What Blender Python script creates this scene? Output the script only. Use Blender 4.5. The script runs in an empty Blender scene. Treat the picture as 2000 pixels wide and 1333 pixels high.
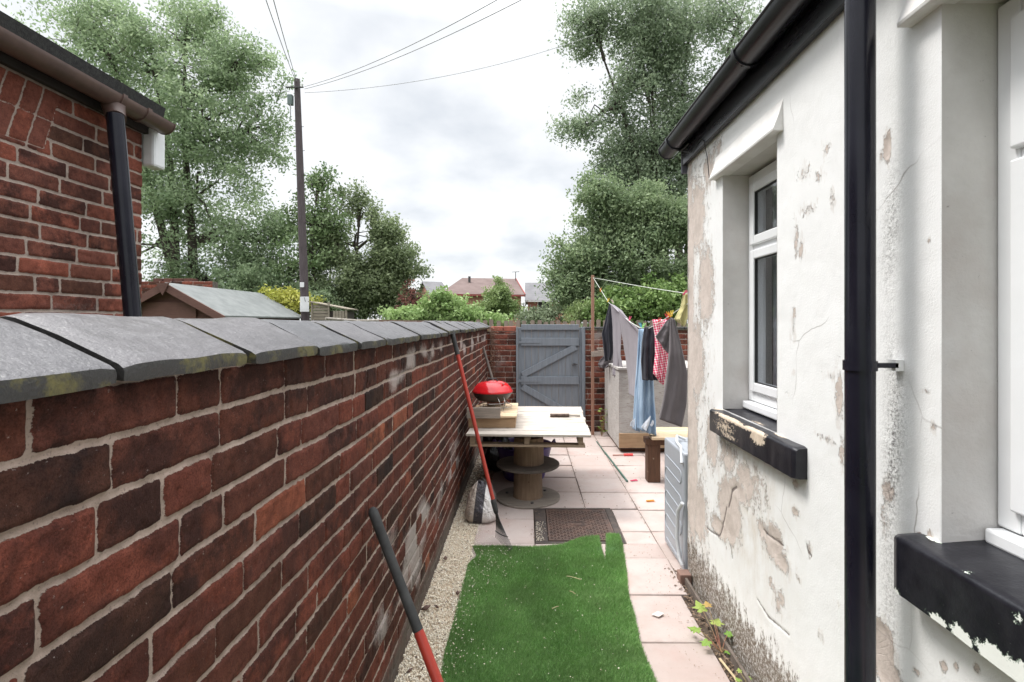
import bpy, math, random
import numpy as np
from mathutils import Vector, Matrix, Quaternion
from mathutils.geometry import tessellate_polygon
R = math.radians
rng = np.random.default_rng(7); random.seed(7)
S = bpy.context.scene; COL = S.collection
EYE = 1.47
# ---------------------------------------------------------------- camera, sky, sun
cam = bpy.data.cameras.new('camera'); co = bpy.data.objects.new('camera', cam); COL.objects.link(co)
co.location = (0, 0, EYE); co.rotation_euler = (R(90), 0, 0)
cam.sensor_width = 36; cam.lens = 18; cam.shift_x = -0.015; cam.shift_y = -0.018
cam.clip_start = 0.05; cam.clip_end = 2000
S.camera = co
S.view_settings.view_transform = 'Standard'; S.view_settings.look = 'None'
S.view_settings.exposure = 1.15; S.view_settings.gamma = 1
SUN_DIR = Vector((-0.50, 0.12, 0.86)).normalized()     # towards the sun
W = bpy.data.worlds.new('World'); S.world = W; W.use_nodes = True
wn, wl = W.node_tree.nodes, W.node_tree.links
bg = wn['Background']; bg.inputs[1].default_value = 0.1
sky = wn.new('ShaderNodeTexSky'); sky.sky_type = 'NISHITA'; sky.sun_disc = False
sky.sun_elevation = math.asin(SUN_DIR.z); sky.sun_rotation = math.atan2(SUN_DIR.x, SUN_DIR.y)
tc = wn.new('ShaderNodeTexCoord')
sep = wn.new('ShaderNodeSeparateXYZ'); wl.new(tc.outputs['Generated'], sep.inputs[0])
def wmath(op, a, b=None, c=None):
    n = wn.new('ShaderNodeMath'); n.operation = op
    for i, v in enumerate((a, b, c)):
        if v is None: continue
        if isinstance(v, (int, float)): n.inputs[i].default_value = v
        else: wl.new(v, n.inputs[i])
    return n.outputs[0]
den = wmath('ADD', wmath('MAXIMUM', sep.outputs[2], 0.0), 0.32)
cmb = wn.new('ShaderNodeCombineXYZ')
wl.new(wmath('DIVIDE', sep.outputs[0], den), cmb.inputs[0]); wl.new(wmath('DIVIDE', sep.outputs[1], den), cmb.inputs[1])
nz = wn.new('ShaderNodeTexNoise'); nz.inputs['Scale'].default_value = 2.1; nz.inputs['Detail'].default_value = 5; nz.inputs['Roughness'].default_value = 0.5
mp = wn.new('ShaderNodeMapping'); mp.inputs['Location'].default_value = (3.3, 1.9, 0); wl.new(cmb.outputs[0], mp.inputs[0]); wl.new(mp.outputs[0], nz.inputs['Vector'])
cr = wn.new('ShaderNodeValToRGB'); wl.new(nz.outputs[0], cr.inputs[0])
cr.color_ramp.elements[0].position = 0.33; cr.color_ramp.elements[0].color = (0.56, 0.59, 0.63, 1)
cr.color_ramp.elements[1].position = 0.53; cr.color_ramp.elements[1].color = (0.80, 0.81, 0.82, 1)
# an overcast sky is brightest overhead
gain = wmath('ADD', 6.0, wmath('MULTIPLY', wmath('MAXIMUM', wmath('SUBTRACT', sep.outputs[2], 0.50), 0.0), 56.0))
vm = wn.new('ShaderNodeVectorMath'); vm.operation = 'SCALE'; wl.new(cr.outputs[0], vm.inputs[0]); wl.new(gain, vm.inputs['Scale'])
mx = wn.new('ShaderNodeMixRGB'); mx.inputs[0].default_value = 0.94; wl.new(sky.outputs[0], mx.inputs[1]); wl.new(vm.outputs[0], mx.inputs[2])
wl.new(mx.outputs[0], bg.inputs[0])
sl = bpy.data.lights.new('sun', 'SUN'); sl.energy = 1.5; sl.angle = R(14); sl.color = (1, 0.965, 0.92)
so = bpy.data.objects.new('sun', sl); COL.objects.link(so); so.location = (0, 0, 20)
so.rotation_euler = (-SUN_DIR).to_track_quat('-Z', 'Y').to_euler()

# ---------------------------------------------------------------- helpers
def P(px, py, Y): return Vector(((px - 1030) / 1000 * Y, Y, EYE + (630 - py) / 1000 * Y))
def G(px, py, z=0.0): return P(px, py, (EYE - z) * 1000 / (py - 630))
_T = rng.random((256, 256))
def vnoise(x, y, seed=0):
    x = np.asarray(x, float) + seed * 17.31; y = np.asarray(y, float) + seed * 7.77
    ix = np.floor(x).astype(int); iy = np.floor(y).astype(int); fx = x - ix; fy = y - iy
    fx = fx * fx * (3 - 2 * fx); fy = fy * fy * (3 - 2 * fy)
    a = _T[iy & 255, ix & 255]; b = _T[iy & 255, (ix + 1) & 255]; c = _T[(iy + 1) & 255, ix & 255]; d = _T[(iy + 1) & 255, (ix + 1) & 255]
    return (a * (1 - fx) + b * fx) * (1 - fy) + (c * (1 - fx) + d * fx) * fy
def fbm(x, y, o=3, seed=0):
    s = 0; a = 0.5; t = 0
    for i in range(o): s = s + a * vnoise(x * 2**i, y * 2**i, seed + i * 3); t += a; a *= 0.55
    return s / t
def tag(o, label=None, cat=None, group=None, kind=None):
    for k, v in (('label', label), ('category', cat), ('group', group), ('kind', kind)):
        if v: o[k] = v
    return o
def empty(name, loc, label=None, cat=None, group=None):
    o = bpy.data.objects.new(name, None); COL.objects.link(o); o.location = loc; o.empty_display_size = 0.1
    return tag(o, label, cat, group)
def wloc(o):
    v = Vector((0, 0, 0))
    while o: v += o.location; o = o.parent
    return v
def link(name, V, F, mat, parent=None, origin=None, smooth=False, attrs=None, bevel=0):
    """vertices in world space; the object gets its own origin"""
    V = np.asarray(V, dtype=np.float64).reshape(-1, 3)
    base = wloc(parent) if parent else Vector((0, 0, 0))
    org = Vector(origin) if origin is not None else (base if parent else Vector((V[:, 0].mean(), V[:, 1].mean(), V[:, 2].min())))
    me = bpy.data.meshes.new(name); L = V - np.array(org)
    if isinstance(F, np.ndarray) and F.ndim == 2:
        n, k = F.shape
        me.vertices.add(len(L)); me.vertices.foreach_set('co', L.ravel())
        me.loops.add(n * k); me.loops.foreach_set('vertex_index', F.ravel().astype(np.int32))
        me.polygons.add(n); me.polygons.foreach_set('loop_start', (np.arange(n) * k).astype(np.int32))
        me.polygons.foreach_set('loop_total', np.full(n, k, np.int32)); me.update(calc_edges=True)
    else:
        me.from_pydata([tuple(v) for v in L], [], [tuple(f) for f in F]); me.update()
    if smooth: me.polygons.foreach_set('use_smooth', np.ones(len(me.polygons), bool))
    for k, v in (attrs or {}).items():
        a = me.attributes.new(k, 'FLOAT', 'POINT'); a.data.foreach_set('value', np.asarray(v, np.float32).ravel())
    if mat: me.materials.append(mat)
    o = bpy.data.objects.new(name, me); COL.objects.link(o)
    o.location = org - base
    if parent: o.parent = parent
    if bevel:
        b = o.modifiers.new('bevel', 'BEVEL'); b.width = bevel; b.segments = 2; b.limit_method = 'ANGLE'; b.angle_limit = R(40)
    return o
class MB:
    def __init__(s): s.v = []; s.f = []; s.at = {}
    def add(s, v, f):
        n = len(s.v); s.v += [tuple(p) for p in v]; s.f += [tuple(i + n for i in q) for q in f]; return s
    def box(s, x0, x1, y0, y1, z0, z1, M=None):
        v = [Vector(p) for p in ((x0, y0, z0), (x1, y0, z0), (x1, y1, z0), (x0, y1, z0), (x0, y0, z1), (x1, y0, z1), (x1, y1, z1), (x0, y1, z1))]
        if M: v = [M @ p for p in v]
        return s.add(v, [(0, 3, 2, 1), (4, 5, 6, 7), (0, 1, 5, 4), (1, 2, 6, 5), (2, 3, 7, 6), (3, 0, 4, 7)])
    def bar(s, a, b, w, h, up=(0, 0, 1)):
        a = Vector(a); b = Vector(b); d = (b - a).normalized(); u = Vector(up); r = d.cross(u).normalized(); u = r.cross(d).normalized()
        v = [p + r * sx * w / 2 + u * sz * h / 2 for p in (a, b) for sx, sz in ((-1, -1), (1, -1), (1, 1), (-1, 1))]
        return s.add(v, [(0, 1, 2, 3), (7, 6, 5, 4), (0, 4, 5, 1), (1, 5, 6, 2), (2, 6, 7, 3), (3, 7, 4, 0)])
    def tube(s, pts, r, seg=10, cap=True):
        pts = [Vector(p) for p in pts]; rs = r if isinstance(r, (list, tuple, np.ndarray)) else [r] * len(pts)
        rings = []; up = Vector((0, 0, 1)); prev = None
        for i, p in enumerate(pts):
            d = (pts[min(i + 1, len(pts) - 1)] - pts[max(i - 1, 0)])
            d = d.normalized() if d.length > 1e-9 else Vector((0, 0, 1))
            if prev is None:
                a = d.cross(up if abs(d.z) < .95 else Vector((1, 0, 0))).normalized()
            else:
                a = (prev - d * prev.dot(d)).normalized()
            prev = a; b = d.cross(a)
            rings.append([p + (a * math.cos(t) + b * math.sin(t)) * rs[i] for t in [2 * math.pi * k / seg for k in range(seg)]])
        v = [q for rg in rings for q in rg]; f = []
        for i in range(len(pts) - 1):
            for k in range(seg):
                k2 = (k + 1) % seg; f.append((i * seg + k, i * seg + k2, (i + 1) * seg + k2, (i + 1) * seg + k))
        if cap: f.append(tuple(range(seg - 1, -1, -1))); f.append(tuple((len(pts) - 1) * seg + k for k in range(seg)))
        return s.add(v, f)
    def lathe(s, prof, c, seg=40, wob=0):
        v = []; f = []; c = Vector(c)
        for (r, z) in prof:
            for k in range(seg):
                t = 2 * math.pi * k / seg; rr = r * (1 + wob * math.sin(3 * t)); v.append(c + Vector((rr * math.cos(t), rr * math.sin(t), z)))
        for i in range(len(prof) - 1):
            for k in range(seg):
                k2 = (k + 1) % seg; f.append((i * seg + k, i * seg + k2, (i + 1) * seg + k2, (i + 1) * seg + k))
        return s.add(v, f)
    def prism(s, poly, ax, a, b):
        """poly of 2-d points in the plane across axis ax, from a to b"""
        def m(p, t): return ((t, p[0], p[1]), (p[0], t, p[1]), (p[0], p[1], t))[ax]
        n = len(poly); v = [m(p, a) for p in poly] + [m(p, b) for p in poly]
        f = [tuple(range(n)), tuple(range(2 * n - 1, n - 1, -1))] + [(i, i + n, (i + 1) % n + n, (i + 1) % n) for i in range(n)]
        return s.add(v, f)
    def build(s, name, mat, parent=None, origin=None, smooth=False, bevel=0, attrs=None):
        return link(name, s.v, s.f, mat, parent, origin, smooth, attrs, bevel)
def autosmooth(o, ang=40):
    me = o.data
    me.polygons.foreach_set('use_smooth', np.ones(len(me.polygons), bool))
    try: me.set_sharp_from_angle(angle=R(ang))
    except Exception: pass
    return o

class NT:
    def __init__(s, name):
        s.m = bpy.data.materials.new(name); s.m.use_nodes = True; s.n = s.m.node_tree.nodes; s.l = s.m.node_tree.links
        s.b = s.n['Principled BSDF']; s.out = s.n['Material Output']
        t = s.n.new('ShaderNodeTexCoord'); s.obj = t.outputs['Object']
        g = s.n.new('ShaderNodeNewGeometry'); s.pos = g.outputs['Position']; s.nor = g.outputs['Normal']
    def set(s, sock, v):
        if hasattr(v, 'is_linked'): s.l.new(v, sock)
        elif isinstance(v, (tuple, list)): sock.default_value = tuple(v) + ((1,) if len(v) == 3 and len(sock.default_value) == 4 else ())
        else: sock.default_value = v
    def math(s, op, a, b=0.0, clamp=False):
        n = s.n.new('ShaderNodeMath'); n.operation = op; n.use_clamp = clamp; s.set(n.inputs[0], a); s.set(n.inputs[1], b); return n.outputs[0]
    def noise(s, scale, detail=3, rough=.55, vec=None, dist=0, stretch=None, off=0):
        n = s.n.new('ShaderNodeTexNoise'); n.inputs['Scale'].default_value = scale; n.inputs['Detail'].default_value = detail
        n.inputs['Roughness'].default_value = rough; n.inputs['Distortion'].default_value = dist
        v = vec or s.pos
        m = s.n.new('ShaderNodeMapping'); s.l.new(v, m.inputs[0]); m.inputs['Scale'].default_value = stretch or (1, 1, 1); m.inputs['Location'].default_value = (off, off * .7, off * 1.3)
        s.l.new(m.outputs[0], n.inputs['Vector']); return n.outputs[0]
    def ramp(s, fac, stops, const=False):
        n = s.n.new('ShaderNodeValToRGB'); s.set(n.inputs[0], fac); e = n.color_ramp.elements
        while len(e) < len(stops): e.new(0.5)
        for i, (p, c) in enumerate(stops):
            e[i].position = p; e[i].color = (tuple(c) + (1,)) if isinstance(c, (tuple, list)) else (c, c, c, 1)
        if const: n.color_ramp.interpolation = 'CONSTANT'
        return n.outputs[0]
    def mix(s, fac, a, b, mode='MIX'):
        n = s.n.new('ShaderNodeMixRGB'); n.blend_type = mode; s.set(n.inputs[0], fac); s.set(n.inputs[1], a); s.set(n.inputs[2], b); return n.outputs[0]
    def attr(s, name):
        n = s.n.new('ShaderNodeAttribute'); n.attribute_name = name; return n.outputs['Fac']
    def xyz(s, v):
        n = s.n.new('ShaderNodeSeparateXYZ'); s.l.new(v, n.inputs[0]); return n.outputs
    def bump(s, h, strength=.5, dist=.002, prev=None):
        n = s.n.new('ShaderNodeBump'); n.inputs['Strength'].default_value = strength; n.inputs['Distance'].default_value = dist
        s.set(n.inputs['Height'], h)
        if prev is not None: s.l.new(prev, n.inputs['Normal'])
        return n.outputs[0]
    def fin(s, color, rough=.7, spec=.5, metal=0, bump=None, sheen=0):
        s.set(s.b.inputs['Base Color'], color); s.set(s.b.inputs['Roughness'], rough); s.set(s.b.inputs['Specular IOR Level'], spec); s.set(s.b.inputs['Metallic'], metal)
        if sheen: s.b.inputs['Sheen Weight'].default_value = sheen
        if bump is not None: s.l.new(bump, s.b.inputs['Normal'])
        return s.m
def simple(name, c1, c2=None, rough=.6, scale=8, detail=4, spec=.5, metal=0, bs=0, bd=.002, bscale=60, stretch=None, rvar=0):
    t = NT(name); c2 = c2 or tuple(x * .75 for x in c1)
    n = t.noise(scale, detail, .6, stretch=stretch)
    col = t.mix(t.ramp(n, [(.35, 0.0), (.65, 1.0)]), c1, c2)
    b = t.bump(t.noise(bscale, 3, .6, stretch=stretch, off=3), bs, bd) if bs else None
    r = rough if not rvar else t.math('ADD', rough - rvar / 2, t.math('MULTIPLY', t.noise(scale * 2.3, 3, off=9), rvar))
    return t.fin(col, r, spec, metal, b)

def brick_mat(name, red=1.0, mortar=((.41, .32, .27), (.25, .195, .16)), white=0.5, zlow=None, tint=(1, 1, 1)):
    t = NT(name)
    e = t.attr('edge'); r1 = t.attr('rnd'); r2 = t.attr('rnd2'); fl = t.attr('flor')
    fine = t.noise(420, 3, .6); mid = t.noise(75, 4, .65)
    ee = t.math('ADD', e, t.math('MULTIPLY', t.math('SUBTRACT', t.math('ADD', t.math('MULTIPLY', fine, .4), t.math('MULTIPLY', mid, .6)), .5), 8.5))
    m = t.ramp(t.math('MULTIPLY_ADD', ee, .5, True), [(.42, 0.0), (.6, 1.0)])
    pal = t.ramp(r1, [(0.0, (.038, .023, .018)), (.07, (.058, .029, .022)), (.16, (.090, .038, .027)), (.5, (.100, .042, .033)), (.74, (.128, .047, .034)), (.95, (.150, .053, .037)), (1.0, (.24, .098, .058))])
    pal = t.mix(1.0, pal, tint, 'MULTIPLY')
    mott = t.noise(26, 5, .68, off=2); burn = t.noise(7.5, 5, .7, off=5)
    c = t.mix(t.ramp(mott, [(.38, 0.0), (.68, 0.75)]), pal, t.mix(1.0, pal, (.50, .44, .42), 'MULTIPLY'))
    c = t.mix(t.math('MULTIPLY', t.ramp(burn, [(.42, 0.0), (.56, 1.0)]), t.math('ADD', t.math('MULTIPLY', r2, .7), .08)), c, (.017, .012, .012))
    c = t.mix(t.ramp(t.noise(90, 5, .75, off=21), [(.52, 0.0), (.68, .6)]), c, t.mix(1.0, c, (.45, .42, .42), 'MULTIPLY'))
    c = t.mix(t.ramp(t.noise(330, 3, .75, off=33), [(.46, 0.0), (.62, .75)]), c, t.mix(1.0, c, (.5, .46, .46), 'MULTIPLY'))
    c = t.mix(t.ramp(t.noise(180, 3, .6, off=8), [(.60, 0.0), (.74, .55)]), c, t.mix(1.0, c, (2.0, 1.7, 1.5), 'MULTIPLY'))
    c = t.mix(t.ramp(t.noise(130, 4, .75, off=1), [(.66, 0.0), (.72, .7)]), c, (.32, .27, .25))          # pale specks
    mo = t.mix(t.ramp(t.noise(30, 5, .65, off=4), [(.35, 0.0), (.7, 1.0)]), mortar[0], mortar[1])
    mo = t.mix(t.ramp(t.noise(240, 2, .6, off=6), [(.58, 0.0), (.72, .6)]), mo, (.12, .09, .075))
    cre = t.math('MULTIPLY', t.ramp(t.math('MULTIPLY_ADD', ee, .5), [(.30, 0.0), (.42, 1.0), (.5, 0.0)]), t.ramp(t.noise(14, 4, .7, off=27), [(.45, 0.0), (.62, .8)]))
    c = t.mix(m, mo, c); c = t.mix(cre, c, (.035, .026, .024))
    # lime bloom and old whitewash
    fn = t.math('MULTIPLY', t.ramp(t.math('ADD', t.math('MULTIPLY', fl, .62), t.math('MULTIPLY', t.noise(60, 7, .85, off=12), .62)), [(.52, 0.0), (.74, 1.0)]), white)
    c = t.mix(fn, c, (.42, .37, .345))
    for n in t.n:
        if n.bl_idname == 'ShaderNodeMath' and n.operation == 'MULTIPLY_ADD': n.inputs[2].default_value = .5; n.use_clamp = True
    rel = t.math('ADD', t.math('MULTIPLY', m, .6), t.math('ADD', t.math('MULTIPLY', mott, .35), t.math('MULTIPLY', fine, .45)))
    if zlow is not None:
        z = t.xyz(t.pos)[2]
        g = t.ramp(t.math('ADD', t.math('MULTIPLY', z, 1.0), t.math('MULTIPLY', t.noise(9, 4, .6, off=15), .16)), [(zlow, 1.0), (zlow + .09, 0.0)])
        c = t.mix(t.math('MULTIPLY', g, .8), c, t.mix(t.noise(28, 4, .7, off=17), (.06, .055, .045), (.17, .15, .13)))
    return t.fin(c, t.ramp(m, [(0, .95), (1, .80)]), .14, 0, t.bump(rel, .8, .0028))

# ---------------------------------------------------------------- materials
M = {}
M['brick_side'] = brick_mat('brick_side', white=.75, zlow=.16, tint=(1.42, 1.20, 1.12))
M['brick_house'] = brick_mat('brick_house', mortar=((.42, .34, .29), (.28, .22, .19)), white=.4, tint=(2.35, 2.1, 1.95))
M['brick_end'] = brick_mat('brick_end', mortar=((.40, .34, .30), (.26, .21, .18)), white=.5, tint=(2.3, 2.0, 1.85))
def m_coping():
    t = NT('coping_clay')
    n1 = t.noise(6, 5, .6); n2 = t.noise(38, 5, .7, off=3); r = t.attr('rnd')
    c = t.mix(n1, (.036, .037, .042), (.064, .061, .066)); c = t.mix(t.math('MULTIPLY', r, .5), c, (.10, .082, .082))
    c = t.mix(t.ramp(n2, [(.48, 0.0), (.72, .7)]), c, (.135, .13, .135))
    c = t.mix(t.ramp(t.noise(210, 3, .6, off=5), [(.62, 0.0), (.70, .6)]), c, (.27, .26, .25))
    c = t.mix(t.ramp(t.noise(4.2, 6, .7, off=15, stretch=(2, .6, 1)), [(.5, 0.0), (.66, .7)]), c, (.026, .022, .024)); c = t.mix(t.ramp(t.noise(60, 5, .8, off=19, stretch=(2.4, .5, 1)), [(.54, 0.0), (.66, .6)]), c, (.03, .028, .028))
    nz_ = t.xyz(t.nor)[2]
    c = t.mix(t.ramp(nz_, [(.3, .97), (.75, 0.0)]), c, (.017, .016, .015))  # upright faces darkened, their shade put into the colour
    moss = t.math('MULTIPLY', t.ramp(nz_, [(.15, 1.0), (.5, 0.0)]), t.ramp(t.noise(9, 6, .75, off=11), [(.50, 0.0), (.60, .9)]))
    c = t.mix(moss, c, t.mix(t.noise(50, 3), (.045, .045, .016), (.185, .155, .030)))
    return t.fin(c, t.ramp(n2, [(.3, .30), (.7, .5)]), .8, 0, t.bump(t.math('ADD', n2, t.math('MULTIPLY', t.noise(190, 3), .5)), .6, .004))
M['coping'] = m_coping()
M['mortar'] = simple('mortar', (.2, .17, .15), (.1, .085, .075), .9, 20, bs=.6)
M['black_plastic'] = simple('black_plastic', (.007, .007, .013), (.013, .013, .021), .24, 5, rvar=.14, spec=.35)
def m_scuffed_black():
    t = NT('black_gutter_paint')
    n = t.noise(14, 5, .7, stretch=(1, .12, 1))
    c = t.mix(t.ramp(n, [(.45, 0.0), (.75, .8)]), (.009, .009, .014), (.040, .040, .048))
    c = t.mix(t.ramp(t.noise(160, 3, .7, off=3), [(.66, 0.0), (.73, .5)]), c, (.11, .11, .11))
    return t.fin(c, t.ramp(n, [(.3, .22), (.7, .42)]), .5, 0, t.bump(t.noise(60, 3), .12, .002))
M['gutter_black'] = m_scuffed_black()
M['gutter_brown'] = simple('gutter_brown', (.125, .075, .062), (.085, .052, .045), .42, 12, rvar=.2, bs=.1)
M['felt'] = simple('roof_felt', (.018, .018, .018), (.04, .04, .038), .95, 60, bs=.9, bd=.004, bscale=220)
M['slate'] = simple('slate', (.06, .06, .068), (.1, .1, .105), .6, 14, bs=.4)
M['upvc'] = simple('upvc_white', (.80, .81, .82), (.74, .75, .755), .28, 4, spec=.5)
M['white_casing'] = simple('white_casing', (.74, .74, .73), (.66, .66, .65), .4, 6)
def glass(name, tint=(.88, .90, .92)):
    t = NT(name); t.n.remove(t.b)
    g = t.n.new('ShaderNodeBsdfGlossy'); g.inputs['Roughness'].default_value = .02
    tr = t.n.new('ShaderNodeBsdfTransparent'); tr.inputs[0].default_value = tint + (1,)
    lw_ = t.n.new('ShaderNodeLayerWeight'); lw_.inputs[0].default_value = .5; f = t.math('ADD', t.math('MULTIPLY', t.math('POWER', lw_.outputs['Facing'], 4.0), .85), .05)
    ms = t.n.new('ShaderNodeMixShader'); t.l.new(f, ms.inputs[0]); t.l.new(tr.outputs[0], ms.inputs[1]); t.l.new(g.outputs[0], ms.inputs[2])
    t.l.new(ms.outputs[0], t.out.inputs[0]); return t.m
M['glass'] = glass('window_glass')
M['curtain'] = simple('curtain', (.80, .80, .80), (.66, .66, .67), .9, 6)
M['dark_room'] = simple('dark_room', (.05, .05, .05), (.04, .04, .04), .9, 2)
M['gasket'] = simple('gasket', (.03, .03, .03), None, .6)
def wood(name, c1, c2, axis=1, rough=.8, scale=9, dark=(.05, .035, .025), bs=.5, knots=.3):
    t = NT(name); st = [7, 7, 7]; st[axis] = .55
    n = t.noise(scale, 5, .65, stretch=tuple(st), dist=.6); n2 = t.noise(3.5, 3, .6, off=4)
    c = t.mix(t.ramp(n, [(.32, 0.0), (.68, 1.0)]), c1, c2)
    c = t.mix(t.ramp(n2, [(.5, 0.0), (.8, .55)]), c, tuple(x * .55 for x in c2))
    c = t.mix(t.ramp(t.noise(17, 2, .5, off=7), [(.70, 0.0), (.76, knots)]), c, dark)
    return t.fin(c, rough, .35, 0, t.bump(n, bs, .003))
M['pallet'] = wood('pallet_wood', (.53, .475, .415), (.34, .30, .26), 0)
M['pallet_dark'] = wood('pallet_side', (.36, .27, .19), (.22, .16, .11), 0)
M['block_wood'] = wood('block_wood', (.40, .27, .16), (.29, .19, .11), 0)
M['grey_wood'] = wood('grey_wood', (.34, .28, .235), (.20, .17, .145), 0)
M['reel_wood'] = wood('reel_wood', (.24, .165, .108), (.15, .10, .066), 2, dark=(.07, .03, .015), knots=.8)
M['reel_disc'] = wood('reel_disc', (.125, .105, .09), (.07, .058, .05), 0)
M['reel_base'] = wood('reel_base', (.26, .225, .19), (.16, .135, .115), 0)
M['post_wood'] = wood('post_wood', (.36, .20, .14), (.25, .13, .09), 2)
M['bench_wood'] = wood('bench_wood', (.12, .060, .035), (.065, .033, .02), 2, dark=(.3, .24, .18), knots=.7)
M['board_yellow'] = wood('board_yellow', (.66, .50, .33), (.50, .37, .24), 0)
def m_gate():
    t = NT('gate_paint')
    n = t.noise(7, 5, .65, stretch=(6, 6, .5)); 
    c = t.mix(t.ramp(n, [(.3, 0.0), (.7, 1.0)]), (.155, .175, .200), (.215, .236, .262))
    chip = t.ramp(t.noise(38, 6, .75, stretch=(1, 1, .35), off=4), [(.66, 0.0), (.70, 1.0)])
    c = t.mix(t.math('MULTIPLY', chip, .6), c, (.30, .30, .28))
    return t.fin(c, .55, .4, 0, t.bump(n, .4, .003))
M['gate'] = m_gate()
M['picket'] = wood('picket_wood', (.33, .255, .21), (.22, .165, .135), 2)
M['shed_wood'] = wood('shed_wood', (.17, .088, .070), (.125, .064, .052), 0)
M['shed_felt'] = simple('shed_felt', (.14, .15, .147), (.19, .20, .195), .9, 5, bs=.5, bscale=180)
M['hutch_wood'] = wood('hutch_wood', (.33, .29, .23), (.20, .17, .13), 0)
M['pole_wood'] = wood('pole_wood', (.105, .085, .09), (.065, .05, .053), 2)
M['bark'] = simple('bark', (.085, .068, .055), (.045, .038, .03), .95, 20, bs=.8, bd=.01, bscale=40, stretch=(1, 1, .3))
M['cable'] = simple('cable', (.34, .34, .35), None, .6)
M['sign_white'] = simple('sign_white', (.78, .78, .77), (.7, .7, .7), .5)
M['sign_mark'] = simple('sign_mark', (.03, .03, .03), None, .6)
M['red_lid'] = simple('red_enamel', (.56, .012, .018), (.50, .010, .015), .16, 3)
M['black_enamel'] = simple('black_enamel', (.018, .014, .014), (.04, .026, .022), .4, 9, rvar=.3)
M['steel'] = simple('steel_wire', (.45, .44, .43), (.25, .22, .2), .35, 30, metal=.9)
M['black_rubber'] = simple('black_rubber', (.022, .022, .022), (.05, .05, .05), .75, 14)
M['red_shaft'] = simple('red_shaft', (.44, .052, .034), (.36, .04, .026), .36, 10, rvar=.25)
M['dark_metal'] = simple('dark_metal', (.05, .048, .05), (.09, .085, .085), .5, 12, metal=.4)
M['purple'] = simple('purple_plastic', (.055, .028, .16), (.042, .02, .12), .4, 5)
M['bin_bag'] = simple('bin_bag', (.008, .008, .009), (.014, .014, .016), .22, 5, bs=.6, bd=.02, bscale=9)
M['appliance'] = simple('appliance_grey', (.33, .35, .38), (.30, .32, .35), .38, 3)
M['hose'] = simple('hose_grey', (.58, .60, .62), None, .45)
M['cane_green'] = simple('cane_green', (.05, .13, .10), (.04, .08, .065), .45, 20)
M['red_plastic'] = simple('red_plastic', (.72, .06, .055), None, .35)
M['pink_plastic'] = simple('pink_plastic', (.78, .09, .19), None, .35)
M['orange_plastic'] = simple('orange_plastic', (.9, .32, .03), None, .35)
M['yellow_plastic'] = simple('yellow_plastic', (.85, .6, .08), None, .35)
M['green_plastic'] = simple('green_plastic', (.35, .75, .22), None, .35)
M['blue_plastic'] = simple('blue_plastic', (.12, .5, .65), None, .35)
M['pale_plastic'] = simple('pale_plastic', (.75, .62, .55), None, .4)
M['rope'] = simple('rope', (.62, .66, .58), (.5, .52, .46), .7, 40)
M['cast_iron'] = simple('cast_iron', (.105, .062, .048), (.058, .040, .034), .62, 14, bs=.5, rvar=.3)
M['iron_dark'] = simple('iron_dark', (.035, .028, .026), (.075, .055, .045), .8, 18, bs=.5)
M['straw'] = simple('straw', (.5, .4, .24), None, .8)
M['bristle'] = simple('bristle', (.075, .048, .036), (.15, .11, .09), .9, 60)
def cloth(name, c1, c2=None, stripe=None):
    t = NT(name); w = t.noise(900, 2, .5); n = t.noise(9, 3)
    c = t.mix(n, c1, c2 or tuple(x * .8 for x in c1))
    return t.fin(c, .92, .2, 0, t.bump(t.math('ADD', t.math('MULTIPLY', w, .3), t.noise(28, 4, .6, stretch=(1.6, 1, .5))), .28, .006), sheen=.15)
M['cloth_black'] = cloth('cloth_black', (.020, .020, .028), (.035, .035, .045))
M['cloth_grey'] = cloth('cloth_grey', (.26, .235, .255), (.19, .17, .19))
M['cloth_dark'] = cloth('cloth_dark', (.10, .088, .092), (.135, .12, .125))
M['cloth_yellow'] = cloth('cloth_yellow', (.50, .46, .22), (.40, .36, .17))
def m_denim():
    t = NT('denim'); z = t.xyz(t.pos)[2]
    n = t.noise(7, 4, .6, stretch=(2, 2, .4)); c = t.mix(t.ramp(n, [(.35, 0.0), (.65, 1.0)]), (.10, .18, .30), (.33, .44, .56))
    c = t.mix(t.ramp(t.noise(480, 2), [(.4, 0.0), (.7, .35)]), c, (.5, .58, .66))
    return t.fin(c, .9, .2, 0, t.bump(t.noise(40, 4, .6), .3, .004), sheen=.1)
M['denim'] = m_denim()
M['lining'] = cloth('lining', (.66, .70, .76))
def m_plaid():
    t = NT('red_check'); x, y, z = t.xyz(t.pos)
    a = t.math('GREATER_THAN', t.math('SINE', t.math('MULTIPLY', t.math('ADD', x, t.math('MULTIPLY', z, .18)), 330.0)), .25)
    b = t.math('GREATER_THAN', t.math('SINE', t.math('MULTIPLY', t.math('SUBTRACT', z, t.math('MULTIPLY', x, .2)), 300.0)), .35)
    c = t.mix(t.math('MULTIPLY', t.math('MAXIMUM', a, b), .5), (.66, .04, .13), (.80, .62, .62))
    c = t.mix(t.math('MULTIPLY', a, b), c, (.85, .8, .78))
    return t.fin(c, .9, .2)
M['plaid'] = m_plaid()

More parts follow.
